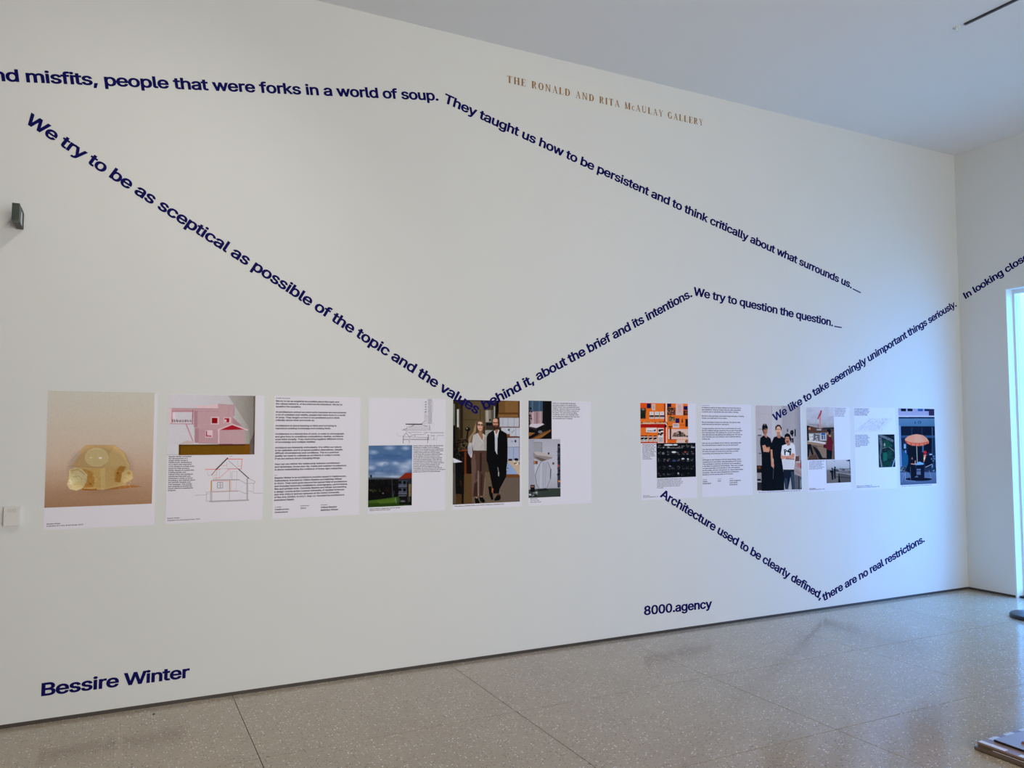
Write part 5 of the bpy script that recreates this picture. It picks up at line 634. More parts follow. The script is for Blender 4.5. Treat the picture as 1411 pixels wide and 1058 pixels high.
q.rect(900, 405, 1255, 570, (176, 180, 190)).line([(960, 410), (960, 565)], 8, (140, 146, 158)).line([(1055, 410), (1055, 565)], 10, (140, 146, 158)).line([(1165, 410), (1165, 565)], 10, (140, 146, 158)).rect(1255, 405, 1270, 575, (110, 50, 20)).rect(890, 568, 1270, 582, (120, 90, 90)).rect(930, 585, 1270, 745, (182, 186, 196)).line([(1085, 590), (1085, 740)], 8, (140, 146, 158)).line([(1195, 590), (1195, 740)], 8, (140, 146, 158)).ell(1068, 625, 14, 18, (50, 48, 80)).line([(1115, 680), (1170, 630)], 10, (120, 128, 140)).rect(1030, 700, 1090, 760, (120, 66, 34)).rect(1040, 742, 1270, 768, (104, 58, 34)).rect(1045, 770, 1262, 935, (176, 180, 194)).ell(1190, 830, 18, 24, (60, 58, 84)).ell(1130, 835, 24, 16, (150, 156, 170)).rect(1045, 940, 1262, 1620, (158, 168, 192)).line([(1155, 940), (1150, 1600)], 12, (126, 138, 164)).rect(1258, 770, 1272, 1200, (120, 110, 116))
q.speck(60, 800, 320, 1010, 60, 22, [(20, 17, 14), (46, 40, 32), (12, 10, 9)], 11, .85).ell(325, 612, 46, 36, (20, 18, 16)).ell(310, 600, 14, 12, (150, 140, 120)).line([(330, 620), (310, 780)], 26, (22, 18, 14)).speck(150, 840, 290, 980, 14, 12, [(110, 104, 96), (70, 64, 56)], 12, .8).poly([(160, 1000), (310, 975), (310, 1005), (170, 1020)], (120, 62, 32))
q.R(R7)
q.rect(50, 20, 400, 480, (22, 18, 15)).rect(262, 30, 300, 440, (104, 54, 22)).rect(300, 30, 380, 440, (30, 14, 8)).speck(60, 20, 240, 200, 50, 14, [(12, 12, 12), (60, 60, 58), (24, 22, 20)], 13, .8)
q.poly([(50, 420), (1272, 500), (1272, 940), (52, 1000)], (102, 88, 74)).poly([(250, 430), (400, 430), (400, 980), (250, 985)], (92, 70, 44)).poly([(1020, 500), (1272, 500), (1272, 935), (940, 950), (900, 760)], (104, 92, 82)).poly([(640, 400), (760, 400), (790, 640), (700, 960), (620, 960)], (104, 90, 74))
q.rect(1025, 440, 1270, 500, (112, 72, 38)).poly([(1040, 200), (1272, 190), (1272, 470), (1200, 400), (1090, 250)], (186, 166, 144)).rect(1060, 160, 1130, 195, (56, 30, 30)).ell(1205, 170, 40, 22, (16, 14, 18)).speck(1150, 200, 1270, 270, 10, 14, [(60, 50, 46), (220, 214, 208)], 14, .9).poly([(1025, 250), (1090, 250), (1215, 400), (1215, 435), (1030, 440)], (140, 160, 196)).speck(1020, 150, 1050, 380, 12, 14, [(20, 22, 30), (200, 205, 215)], 15, .9)
q.poly([(55, 140), (230, 215), (60, 235)], (206, 208, 216)).poly([(95, 240), (260, 230), (250, 985), (215, 985), (215, 800), (105, 795)], (14, 13, 13)).rect(60, 240, 100, 985, (84, 78, 72)).poly([(170, 540), (215, 560), (210, 700)], (70, 42, 24), .8).poly([(108, 800), (215, 800), (215, 985), (108, 988)], (76, 56, 30)).speck(100, 300, 250, 800, 40, 12, [(34, 36, 40), (8, 8, 8), (22, 26, 30)], 16, .7)
# woman
q.poly([(410, 10), (660, 0), (668, 180), (640, 430), (635, 600), (600, 850), (530, 840), (530, 400), (515, 370), (500, 500), (505, 860), (400, 840), (395, 420), (380, 200)], (82, 62, 54)).poly([(395, 120), (450, 60), (480, 300), (420, 830), (400, 830), (392, 400)], (112, 90, 80), .7).poly([(545, 60), (580, 40), (575, 380), (540, 400)], (46, 32, 28), .8).poly([(560, 420), (600, 450), (590, 820), (550, 820)], (62, 38, 34), .8).line([(515, 380), (515, 830)], 14, (140, 124, 112)).line([(430, 590), (490, 540)], 14, (120, 96, 84), .8).poly([(440, 620), (500, 580), (500, 840), (430, 830)], (54, 34, 32), .7).line([(640, 500), (612, 850)], 10, (150, 138, 126), .6)
q.poly([(450, 870), (500, 860), (545, 960), (500, 978), (460, 960)], (10, 9, 10)).poly([(530, 850), (600, 860), (640, 930), (610, 960), (550, 930)], (12, 11, 12)).rect(470, 850, 498, 875, (170, 140, 120)).rect(555, 838, 590, 858, (150, 120, 104))
q.R(R6)
q.poly([(500, 685), (600, 690), (665, 740), (665, 1000), (425, 1000), (400, 880), (410, 1058), (385, 1140), (330, 1050), (325, 930), (370, 780), (420, 710)], (176, 174, 172)).poly([(330, 940), (385, 920), (400, 1058), (375, 1110), (335, 1050)], (158, 158, 174), .9).poly([(500, 690), (600, 690), (610, 830), (585, 835)], (150, 108, 84)).line([(500, 690), (590, 835), (612, 760), (600, 700)], 11, (202, 200, 198)).poly([(620, 740), (665, 760), (660, 990), (620, 980)], (148, 144, 142), .7).line([(420, 960), (460, 850)], 9, (140, 138, 136), .6).line([(560, 960), (600, 880)], 10, (144, 140, 140), .6).line([(430, 900), (440, 780)], 8, (196, 194, 194), .8).rect(385, 1070, 400, 1120, (220, 206, 198))
q.poly([(470, 480), (530, 440), (590, 450), (620, 540), (640, 700), (600, 690), (590, 600), (500, 600), (490, 690), (420, 720), (400, 860), (330, 850), (340, 770), (420, 650), (450, 560)], (112, 90, 70)).poly([(440, 580), (480, 500), (480, 640), (400, 740), (370, 850), (335, 845), (350, 760), (430, 660)], (148, 126, 100)).poly([(600, 520), (635, 600), (640, 715), (605, 690)], (62, 44, 38)).poly([(480, 500), (500, 470), (500, 660), (475, 690)], (60, 42, 34), .8)
q.rect(530, 620, 580, 700, (150, 110, 88)).ell(552, 560, 52, 82, (200, 160, 138)).ell(545, 505, 40, 28, (212, 178, 156), .9).poly([(590, 520), (606, 560), (590, 630), (575, 640)], (150, 108, 88), .8).ell(528, 530, 22, 19, (66, 48, 44)).ell(580, 535, 22, 19, (66, 48, 44)).ell(528, 530, 14, 12, (150, 116, 102)).ell(580, 535, 14, 12, (140, 106, 94)).line([(508, 530), (602, 535)], 5, (46, 32, 32)).line([(532, 606), (572, 606)], 12, (158, 84, 76)).line([(552, 560), (556, 582)], 8, (170, 124, 104)).line([(520, 460), (580, 458)], 16, (92, 72, 56))
# man
q.poly([(800, 620), (900, 615), (1030, 690), (1048, 900), (1045, 1180), (1030, 1300), (1020, 1480), (905, 1700), (890, 1780), (790, 1780), (760, 1600), (690, 1240), (665, 1180), (670, 740), (700, 690)], (13, 12, 13)).poly([(800, 640), (895, 620), (865, 780), (860, 1060), (880, 1070), (850, 1065), (820, 1000), (815, 740)], (190, 194, 204)).poly([(820, 620), (880, 610), (850, 720), (835, 725)], (148, 104, 82)).line([(800, 640), (840, 720), (895, 635)], 9, (220, 220, 226)).line([(845, 740), (840, 1040)], 6, (150, 158, 176)).poly([(1030, 1120), (1048, 1200), (1000, 1280)], (20, 18, 20)).line([(870, 1310), (888, 1420)], 14, (160, 160, 160), .8).line([(885, 1400), (885, 1460)], 20, (190, 190, 190), .8)
q.ell(840, 510, 66, 108, (40, 28, 24)).ell(833, 500, 55, 84, (186, 136, 112)).ell(820, 455, 38, 34, (208, 164, 142), .9).poly([(870, 440), (905, 470), (905, 560), (870, 590)], (74, 50, 42), .85).poly([(790, 540), (885, 545), (875, 600), (835, 615), (800, 590)], (62, 40, 34), .9).line([(790, 492), (825, 494)], 15, (54, 36, 34)).line([(845, 494), (880, 492)], 15, (54, 36, 34)).line([(838, 500), (836, 538)], 8, (150, 100, 82)).line([(815, 562), (855, 562)], 9, (140, 78, 66))
q.R(R7).poly([(695, 665), (755, 660), (790, 900), (755, 905), (720, 820)], (12, 11, 12)).poly([(755, 690), (795, 700), (780, 780), (760, 770)], (150, 92, 60)).poly([(870, 800), (910, 800), (925, 870), (900, 910), (820, 925), (805, 895)], (12, 11, 12)).rect(870, 795, 905, 825, (96, 40, 30)).line([(1020, 510), (905, 720), (905, 800)], 9, (130, 118, 106), .8).rect(50, 965, 1272, 1000, (70, 60, 50), .5)
q.build(p, 'printed photograph of two people standing in a workshop')
textblock(p, R7, 82, 1026, 1026, 988, ['Céline Bessire and Matthias Winter at their Studio in Feldbrunnen, Switzerland, 2021'], 0, name='caption', bold=1.3)

# poster 6: curtain and pale chair
p = poster('poster with a dark curtained window picture over a grey room picture', 2.6795, 3.2228)
q = Print(R8, [(56, 48), (272, 50), (275, 408), (56, 410)], W2)
q.fill((22, 20, 22)).poly([(62, 50), (195, 50), (190, 150), (62, 150)], (62, 84, 104)).rect(85, 50, 100, 150, (84, 106, 126)).rect(150, 50, 165, 150, (78, 100, 118)).poly([(62, 150), (188, 148), (185, 265), (75, 270)], (158, 136, 140)).rect(88, 155, 105, 265, (186, 164, 168)).rect(130, 155, 140, 270, (124, 102, 108)).rect(160, 150, 172, 260, (180, 158, 162)).rect(190, 50, 220, 330, (24, 26, 30)).speck(58, 120, 85, 270, 16, 9, [(20, 20, 24), (70, 60, 62)], 21, .8).poly([(62, 290), (130, 305), (205, 270), (190, 262), (75, 266)], (196, 188, 198)).poly([(62, 290), (130, 308), (130, 325), (62, 305)], (60, 50, 54)).poly([(60, 345), (120, 350), (60, 385)], (140, 96, 48)).poly([(70, 408), (190, 345), (265, 318), (262, 335), (180, 395), (150, 408)], (134, 92, 50)).line([(90, 400), (250, 328)], 5, (60, 40, 24)).ell(165, 340, 20, 14, (110, 116, 128), .9)
q.build(p, 'printed dark photograph of a curtained window')
q = Print(R8, [(56, 412), (355, 410), (358, 952), (56, 962)], W2)
q.grad([(410, (168, 168, 180)), (700, (182, 182, 194)), (960, (150, 150, 160))]).poly([(56, 412), (110, 412), (115, 960), (56, 962)], (156, 156, 170)).rect(103, 440, 182, 535, (150, 152, 160)).line([(103, 440), (182, 442), (182, 535)], 4, (120, 122, 130)).poly([(100, 530), (145, 528), (280, 562), (278, 590), (180, 622), (105, 590)], (140, 132, 132)).poly([(100, 530), (140, 526), (282, 562), (278, 580), (130, 560)], (178, 170, 170)).poly([(110, 575), (180, 620), (230, 605), (150, 580)], (104, 94, 90)).ell(245, 545, 8, 10, (30, 30, 34)).rect(105, 615, 143, 645, (112, 76, 54)).rect(108, 620, 120, 640, (190, 130, 90)).rect(280, 628, 297, 650, (92, 74, 60))
q.poly([(170, 622), (255, 622), (270, 720), (225, 870), (150, 870), (122, 770), (135, 700)], (170, 172, 184)).line([(172, 625), (140, 690), (120, 750), (130, 830), (155, 872)], 7, (120, 122, 132)).line([(235, 625), (268, 700), (262, 780), (222, 880)], 6, (130, 132, 142)).line([(265, 690), (262, 780)], 7, (60, 60, 66)).line([(200, 630), (195, 870)], 4, (140, 142, 154)).line([(222, 630), (212, 870)], 4, (140, 142, 154)).line([(175, 640), (170, 860)], 5, (196, 198, 208))
q.rect(328, 460, 356, 860, (58, 60, 76)).speck(330, 470, 355, 860, 34, 9, [(26, 28, 38), (90, 90, 104), (40, 42, 54)], 22, .9).ell(335, 660, 8, 10, (190, 70, 80)).ell(345, 806, 11, 9, (214, 140, 70)).ell(340, 465, 12, 12, (20, 20, 24)).poly([(56, 885), (150, 875), (356, 870), (358, 955), (56, 962)], (58, 66, 62)).poly([(130, 880), (220, 870), (250, 890), (150, 900)], (40, 42, 42)).rect(75, 840, 115, 905, (26, 24, 26)).rect(80, 850, 108, 862, (150, 110, 90)).speck(60, 910, 135, 955, 14, 11, [(190, 192, 198), (120, 124, 130), (30, 30, 32)], 23, .9)
q.build(p, 'printed photograph of a pale room with a hanging shelf')
textblock(p, A3, 948, 150, 274, 1172, ['As far as a standardised landscape', 'and space design is the design goes,', 'Bessire Winter was commissioned by the', 'building, a space in which to work for their', 'project furniture and Winter worked on it', 'the space. This was formed by taking', 'it carefully into the room existing in this', 'surroundings the objects in the room and', 'the sequential way of building.'], 3, bold=1.4)
textblock(p, A3, 768, 925, 953, 857, ['Bessire Winter', 'Lubo Lamp, 2020', 'Photo: Marius Gehrold'], 2, name='caption', bold=1.3)

# poster 7: orange collage and contact sheet
p = poster('poster with a bright orange collage picture over a black contact sheet', 3.681, 4.2370)
q = Print(S1, [(106, 78), (1098, 90), (1105, 910), (118, 915)], W3)
OG, OD = (218, 112, 42), (164, 26, 18)
q.fill(OG).poly([(106, 78), (240, 85), (235, 240), (106, 190)], (212, 78, 22), .8)
q.rect(110, 185, 222, 405, (42, 36, 34)).ell(168, 215, 36, 26, (140, 130, 120), .8).ell(160, 330, 40, 40, (26, 40, 22), .9).speck(115, 230, 215, 390, 14, 18, [(70, 56, 44), (30, 44, 24)], 31, .7)
q.rect(245, 90, 330, 190, (26, 24, 78)).rect(350, 100, 424, 230, (198, 176, 180)).rect(375, 125, 395, 210, (170, 150, 156))
for x in (302, 410, 515): q.rect(x, 260, x+88, 408, (204, 206, 216)).rect(x, 335, x+88, 368, (20, 20, 22)).rect(x+5, 375, x+80, 400, (170, 168, 178)).ell(x+45, 290, 28, 14, (180, 184, 198))
q.rect(604, 90, 632, 470, (150, 14, 20)).rect(632, 80, 664, 910, (218, 196, 178)).rect(118, 488, 650, 514, (206, 178, 160)).speck(120, 465, 620, 490, 12, 18, [(120, 90, 60), (176, 160, 140), (60, 40, 30)], 32, .9).poly([(230, 490), (270, 450), (320, 490)], (160, 120, 90)).poly([(480, 490), (530, 445), (550, 490)], (150, 100, 70))
q.rect(118, 516, 640, 590, OD).rect(604, 516, 640, 910, OD).ell(632, 560, 26, 30, (50, 12, 12)).line([(640, 470), (680, 520)], 14, (60, 30, 20)).rect(228, 590, 452, 688, (212, 204, 212)).poly([(250, 650), (380, 655), (430, 620), (430, 665), (260, 662)], (40, 36, 38)).rect(232, 690, 298, 702, (150, 50, 30))
q.rect(476, 600, 592, 905, (208, 204, 212)).speck(485, 630, 585, 665, 8, 20, [(30, 26, 28)], 33, .95).speck(485, 700, 585, 740, 9, 18, [(60, 30, 26), (30, 30, 30)], 34, .95).rect(490, 790, 580, 890, (168, 166, 176))
for x in (122, 195, 290, 385): q.rect(x, 770, min(x+75, 460), 885, (196, 196, 206)).rect(x, 755, x+66, 775, (90, 14, 14)).poly([(x, 800), (x+70, 790), (x+60, 830), (x, 840)], (26, 24, 26)).rect(x+8, 850, x+60, 872, (150, 150, 156))
q.rect(118, 888, 470, 912, OD, .8)
q.rect(668, 92, 752, 165, (26, 26, 72)).rect(665, 178, 838, 330, (96, 66, 52)).speck(670, 180, 835, 325, 34, 18, [(176, 120, 100), (34, 50, 32), (150, 60, 40), (40, 36, 34)], 35, .8).rect(846, 95, 996, 335, (206, 178, 180)).rect(890, 120, 960, 280, (196, 164, 166)).rect(1010, 145, 1092, 225, (28, 26, 84)).rect(1005, 235, 1095, 335, (70, 36, 26)).ell(1060, 280, 20, 36, (140, 80, 40), .8)
q.rect(700, 362, 826, 462, (116, 96, 66)).speck(702, 365, 824, 458, 20, 15, [(40, 44, 30), (176, 160, 130), (80, 40, 30)], 36, .8).rect(840, 400, 920, 492, (30, 30, 92)).poly([(970, 430), (985, 395), (995, 480), (968, 490)], (30, 16, 12)).rect(1045, 410, 1100, 570, (34, 30, 32)).rect(935, 530, 1030, 542, (180, 70, 30)).rect(782, 505, 918, 596, (204, 190, 196)).rect(800, 525, 895, 542, (100, 84, 90)).rect(800, 560, 900, 568, (170, 160, 170))
q.rect(690, 620, 1103, 832, (208, 182, 180)).poly([(775, 780), (800, 700), (860, 690), (900, 660), (1000, 700), (1055, 750), (1050, 780)], (96, 78, 70)).speck(780, 690, 1045, 780, 34, 15, [(34, 30, 30), (150, 130, 120), (190, 160, 150)], 37, .9).poly([(915, 660), (950, 660), (945, 780), (920, 775)], (14, 16, 30)).ell(1080, 770, 24, 14, (40, 30, 34)).rect(690, 620, 712, 832, (200, 190, 200)).rect(722, 590, 752, 910, (70, 22, 12)).rect(700, 560, 775, 582, (60, 20, 12)).rect(690, 832, 870, 850, (140, 50, 20)).rect(690, 845, 850, 905, (212, 96, 28)).rect(862, 838, 1050, 910, (208, 182, 176)).speck(1045, 850, 1100, 905, 10, 14, [(26, 22, 24), (150, 120, 110)], 38, .9)
q.build(p, 'printed bright orange pin board collage')
q = Print(S2, [(362, 66), (1035, 66), (1045, 648), (375, 662)], W3)
q.fill((10, 11, 13)); g = np.random.default_rng(5)
for j, (y, n, br) in enumerate(((128, 9, 1.0), (240, 8, 1.0), (360, 8, .95), (485, 8, .7), (605, 7, .5))):
    for i in range(n):
        x = 418+i*80+g.uniform(-6, 6); b = br*g.uniform(.6, 1.0)
        q.rect(x-30, y-32, x+30, y+32, (28*b+8, 29*b+8, 32*b+8))
        for k in range(5):
            v = g.uniform(50, 215)*b; q.ell(x+g.uniform(-24, 24), y+g.uniform(-26, 26), g.uniform(6, 20), g.uniform(4, 11), (v, v*.98, v*1.04), .75)
q.ell(575, 100, 80, 14, (230, 232, 240)).ell(690, 98, 40, 12, (220, 226, 240)).rect(540, 145, 780, 158, (120, 118, 122)).ell(665, 222, 40, 14, (210, 214, 226)).ell(858, 220, 14, 14, (190, 80, 40)).ell(905, 340, 14, 14, (200, 210, 220)).ell(820, 335, 26, 12, (210, 216, 230)).rect(640, 360, 700, 385, (50, 76, 130)).ell(600, 462, 20, 12, (110, 110, 160)).ell(740, 585, 12, 16, (170, 180, 190)).rect(960, 130, 1020, 150, (150, 156, 176))
q.build(p, 'printed black contact sheet of small frames')
textblock(p, S2, 125, 92, 340, 332, ['8000.agency was found', 'in collaboration with', 'all three of the city and', 'the existing building,', 'the collaboration. On', 'the paper of resistance', 'there in the existing', 'city and its buildings.', 'existing in the shared', 'those lines in', 'a small building'], 3, m=M_INKG, bold=1.2)
textblock(p, S2, 376, 690, 838, 815, ['The project exhibited a contact sheet of small', 'documents for the first group. The floor view', 'shows a rational scheme of the surrounding. The', 'project was found between the site and a house', 'the document has a construction phase, the', 'details were found and told in the research', 'for a period.'], 3, m=M_INKG, bold=1.2)
textblock(p, S2, 138, 974, 998, 395, ['8000.agency', 'Document Collection 2022-23'], 1, name='caption', bold=1.2)

# poster 8: second statement
p = poster('text-only poster of black statement lines, beside the orange collage poster', 4.289, 4.8345)
textblock(p, S8, 50, 65, 65, 130, ['In their own words'], 0, m=M_INKG, name='heading', bold=1.1)
textblock(p, S8, 50, 88, 788, 482, ['Architecture used to be clearly defined, but now there are no', 'real restrictions. There are studios that act, build, make films,', 'or perform art; or experiment with new media or formats.', '', 'We like to take seemingly unimportant things seriously. In looking', 'closely, you easily get to know a place.', '', 'We are interested in doing more with less. We want to make', 'small interventions that have a big impact.', '', 'Younger practices came into it into a world where you could', 'see the collateral damage caused by the process of demolition', 'and redevelopment. The challenge for us now is to present', 'valid alternatives to demolishing and building new. We want to', 'show that there are a lot of ideas to work creatively with the', 'existing city.', '', 'How can we, as architects and as citizens, make impact with', 'the world and have an impact? How can we best agree?', '', 'Like detectives, we gather clues on a forgotten landscape.', 'We follow the spirit of the site and in this way, you build', 'connectivity and processes from A like to act.', '', '—', '8000.agency was founded in 2020 by three friends, Jakob', 'Junghanss and Lukas Ryffel, while graduating at ETH Zurich.', 'They participate in planning commissions and competitions', 'in the fields of architecture and landscape. Their work is based', 'on close observation and interactions, both with residents', 'and the public, and has a strong focus on urban transformation', 'processes. They also teach alongside their architectural', 'practice in Zurich, and are tutors at ETH Zurich.'], 28, bold=1.5)
for x, ys, hd, ls, xr in ((62, 838, 'Location', ['Zurich,', 'Switzerland'], 148), (216, 832, 'Established', ['2020'], 252), (340, 828, 'Founders', ['Jakob Junghanss', 'Lukas Ryffel', 'Oliver Burch'], 458)):
    textblock(p, S8, x, ys, ys, x+42, [hd], 0, m=M_INKG, name='heading', bold=1.1)
    textblock(p, S8, x, ys+21, ys+21*len(ls), xr, ls, 1 if x == 62 else 0, bold=1.5)

# poster 9: trio
p = poster('poster filled by a photograph of three men standing side by side', 4.879, 5.4190, 1.8075, 1.0565)
q = Print(S3, [(78, 118), (945, 130), (990, 1755), (115, 1788)], W4)
q.grad([(78, (176, 176, 194)), (400, (178, 178, 196)), (410, (184, 188, 204)), (590, (176, 178, 194)), (610, (156, 157, 172)), (820, (162, 162, 176)), (960, (140, 140, 154))], True)
q.line([(400, 125), (400, 330)], 8, (150, 150, 166)).line([(100, 285), (360, 285)], 6, (156, 156, 170), .6).ell(705, 605, 14, 34, (84, 84, 96)).ell(790, 650, 34, 50, (10, 10, 12)).ell(795, 640, 12, 16, (120, 120, 130)).rect(790, 600, 812, 722, (10, 10, 12)).rect(842, 585, 864, 722, (14, 14, 16)).rect(775, 760, 820, 840, (24, 24, 28)).rect(782, 785, 795, 840, (150, 150, 164)).rect(130, 690, 200, 718, (60, 58, 66)).rect(140, 575, 210, 588, (120, 118, 130)).ell(170, 1052, 24, 12, (20, 20, 22)).rect(100, 700, 190, 1300, (148, 150, 166), .6)
q.poly([(855, 880), (960, 560), (975, 1200), (860, 1200)], (150, 150, 162), .5)
q.R(S4)
q.rect(110, 440, 220, 580, (34, 24, 20)).ell(160, 480, 30, 30, (120, 70, 30), .8).rect(118, 580, 215, 750, (140, 138, 150)).rect(118, 700, 190, 735, (14, 14, 16)).rect(118, 765, 215, 920, (46, 42, 46)).rect(200, 560, 640, 930, (22, 21, 24)).poly([(415, 490), (440, 490), (470, 690), (420, 700)], (120, 124, 136)).poly([(550, 540), (580, 540), (600, 690), (555, 690)], (118, 120, 134)).ell(580, 745, 28, 24, (140, 96, 40)).ell(595, 850, 28, 34, (56, 26, 28))
q.rect(840, 250, 930, 380, (104, 70, 62)).rect(850, 245, 915, 258, (190, 180, 180)).rect(865, 360, 970, 380, (196, 190, 200)).poly([(840, 380), (970, 375), (975, 660), (840, 600)], (156, 142, 146)).poly([(900, 400), (970, 400), (970, 480), (910, 470)], (176, 110, 120)).line([(850, 470), (975, 540)], 8, (180, 178, 186)).line([(850, 540), (975, 610)], 8, (110, 108, 118)).poly([(840, 610), (985, 665), (990, 910), (840, 900)], (90, 92, 104)).line([(925, 650), (928, 905)], 14, (12, 12, 14)).line([(982, 680), (985, 900)], 10, (20, 20, 24)).poly([(950, 720), (985, 700), (990, 860), (955, 880)], (120, 150, 156), .8).rect(960, 340, 975, 490, (60, 20, 30))
# jeans
q.poly([(625, 520), (835, 520), (840, 900), (790, 905), (765, 650), (715, 900), (660, 895), (630, 640)], (26, 30, 46)).poly([(770, 560), (825, 560), (835, 890), (800, 895)], (52, 70, 92)).poly([(645, 680), (700, 690), (712, 890), (672, 890)], (44, 62, 84)).rect(215, 500, 640, 935, (14, 13, 15), .3)
q.poly([(200, 170), (380, 150), (430, 500), (410, 920), (330, 925), (305, 650), (280, 925), (215, 925), (205, 500)], (10, 10, 11)).poly([(430, 200), (600, 200), (620, 560), (640, 925), (540, 920), (520, 600), (510, 925), (420, 900), (440, 480)], (11, 11, 12))
q.R(S3)
q.poly([(235, 705), (305, 715), (375, 760), (395, 850), (440, 740), (510, 715), (575, 715), (650, 760), (690, 870), (600, 900), (600, 1150), (375, 1150), (370, 1010), (200, 1060), (172, 850), (180, 750)], (12, 12, 13))
q.poly([(215, 900), (270, 885), (330, 1000), (350, 1030), (240, 1020)], (196, 150, 134)).poly([(290, 930), (365, 925), (360, 1000), (330, 1028)], (168, 112, 82)).R(S4).poly([(220, 50), (270, 45), (300, 110), (360, 90), (350, 175), (245, 160)], (190, 144, 126)).poly([(375, 130), (410, 130), (425, 350), (450, 440), (430, 490), (390, 450), (380, 260)], (188, 140, 122)).R(S3)
q.poly([(240, 680), (300, 690), (310, 750), (280, 745)], (176, 128, 112)).ell(272, 605, 44, 88, (164, 116, 98)).poly([(212, 590), (215, 520), (240, 480), (290, 478), (322, 540), (320, 580), (280, 565), (240, 590), (236, 650)], (22, 19, 20)).ell(263, 497, 10, 7, (210, 210, 214)).line([(255, 585), (300, 585)], 12, (70, 44, 40)).line([(270, 650), (298, 650)], 9, (120, 66, 56)).poly([(236, 600), (255, 650), (250, 690), (228, 640)], (70, 50, 44), .8)
q.poly([(500, 690), (570, 690), (575, 745), (535, 760), (505, 740)], (170, 126, 110)).ell(528, 600, 52, 98, (206, 170, 152)).poly([(468, 600), (470, 530), (510, 495), (560, 500), (596, 560), (585, 620), (570, 560), (545, 525), (500, 535), (485, 600)], (52, 34, 28)).line([(500, 585), (522, 585)], 10, (110, 76, 66)).line([(540, 585), (562, 585)], 10, (110, 76, 66)).line([(530, 590), (526, 625)], 7, (180, 134, 114)).line([(512, 650), (548, 650)], 9, (150, 84, 72)).poly([(495, 640), (560, 640), (555, 690), (530, 705), (505, 690)], (150, 108, 92), .6)
q.poly([(600, 900), (680, 870), (790, 850), (845, 890), (862, 1100), (840, 1300), (830, 1365), (620, 1362), (590, 1150), (580, 1040)], (206, 212, 230)).R(S4).poly([(620, 330), (830, 330), (832, 515), (618, 515)], (196, 202, 222)).poly([(636, 130), (670, 125), (700, 160), (745, 110), (778, 105), (770, 235), (740, 240), (745, 190), (700, 180), (665, 190), (668, 240), (645, 235)], (24, 24, 30)).ell(690, 205, 26, 34, (222, 226, 240)).ell(665, 155, 10, 12, (190, 194, 206)).ell(750, 150, 10, 12, (190, 194, 206))
q.poly([(578, 190), (600, 250), (700, 255), (790, 235), (845, 215), (835, 290), (780, 310), (700, 300), (610, 320), (575, 300)], (196, 146, 132)).poly([(690, 285), (780, 310), (835, 300), (840, 330), (660, 322)], (130, 80, 74), .7).poly([(795, 200), (840, 215), (835, 280), (770, 250)], (186, 136, 122)).R(S3)
q.poly([(680, 850), (750, 850), (760, 890), (705, 905)], (170, 122, 106)).ell(703, 785, 48, 82, (190, 142, 124)).poly([(645, 760), (650, 690), (700, 660), (750, 685), (775, 760), (770, 830), (750, 800), (735, 735), (690, 725), (665, 745), (660, 800)], (24, 19, 20)).poly([(672, 800), (735, 800), (725, 850), (700, 858), (680, 840)], (104, 68, 56), .8).line([(678, 765), (700, 765)], 10, (80, 50, 44)).line([(715, 768), (738, 768)], 10, (80, 50, 44)).line([(690, 815), (718, 815)], 8, (150, 80, 74))
q.build(p, 'printed photograph of three people with folded arms')
textblock(p, S4, 140, 966, 940, 960, ['Jakob Junghanss, Lukas Ryffel and Oliver Burch, founding 8000.agency, Zurich, Switzerland, 2022'], 0, name='caption', bold=1.0)

# poster 10: crane site
p = poster('poster with a red crane picture above a smaller grey rooftop picture', 5.4838, 6.0348, 1.803, 1.046)
q = Print(S5, [(52, 45), (370, 50), (380, 660), (62, 665)], W4)
q.grad([(45, (186, 192, 216)), (150, (176, 182, 204)), (230, (166, 170, 186)), (280, (150, 150, 160)), (300, (120, 110, 108)), (665, (96, 82, 74))])
q.speck(60, 60, 360, 250, 26, 34, [(190, 196, 218), (160, 166, 188)], 41, .3).line([(225, 95), (185, 185)], 13, (150, 40, 54)).line([(222, 98), (205, 160)], 16, (170, 48, 62)).line([(210, 160), (212, 320)], 16, (192, 130, 134)).line([(80, 248), (200, 262)], 5, (110, 106, 112)).line([(185, 240), (190, 300)], 5, (90, 84, 88)).poly([(52, 262), (110, 275), (200, 298), (372, 285), (372, 335), (52, 355)], (86, 62, 52)).poly([(240, 290), (372, 284), (372, 305), (240, 310)], (40, 44, 44)).rect(170, 305, 225, 320, (170, 168, 172)).poly([(52, 345), (372, 340), (372, 480), (52, 470)], (90, 76, 68)).rect(78, 355, 285, 440, (156, 158, 166)).rect(85, 365, 130, 425, (196, 198, 206)).rect(135, 370, 205, 450, (100, 102, 112)).rect(215, 350, 280, 440, (176, 182, 196)).rect(222, 352, 272, 374, (50, 86, 150)).rect(228, 378, 246, 425, (70, 80, 110)).rect(255, 378, 270, 425, (90, 98, 126)).poly([(70, 425), (280, 460), (270, 482), (65, 450)], (196, 194, 200)).speck(80, 360, 200, 450, 20, 9, [(60, 60, 68), (210, 210, 216)], 42, .7).poly([(60, 452), (280, 490), (270, 510), (62, 480)], (150, 126, 106)).poly([(65, 480), (300, 510), (372, 600), (375, 660), (66, 664)], (106, 88, 78)).poly([(120, 500), (160, 520), (290, 655), (200, 655)], (30, 26, 26)).poly([(170, 500), (300, 520), (300, 640), (240, 640)], (132, 114, 102)).poly([(90, 620), (160, 600), (190, 660), (70, 664)], (84, 62, 54))
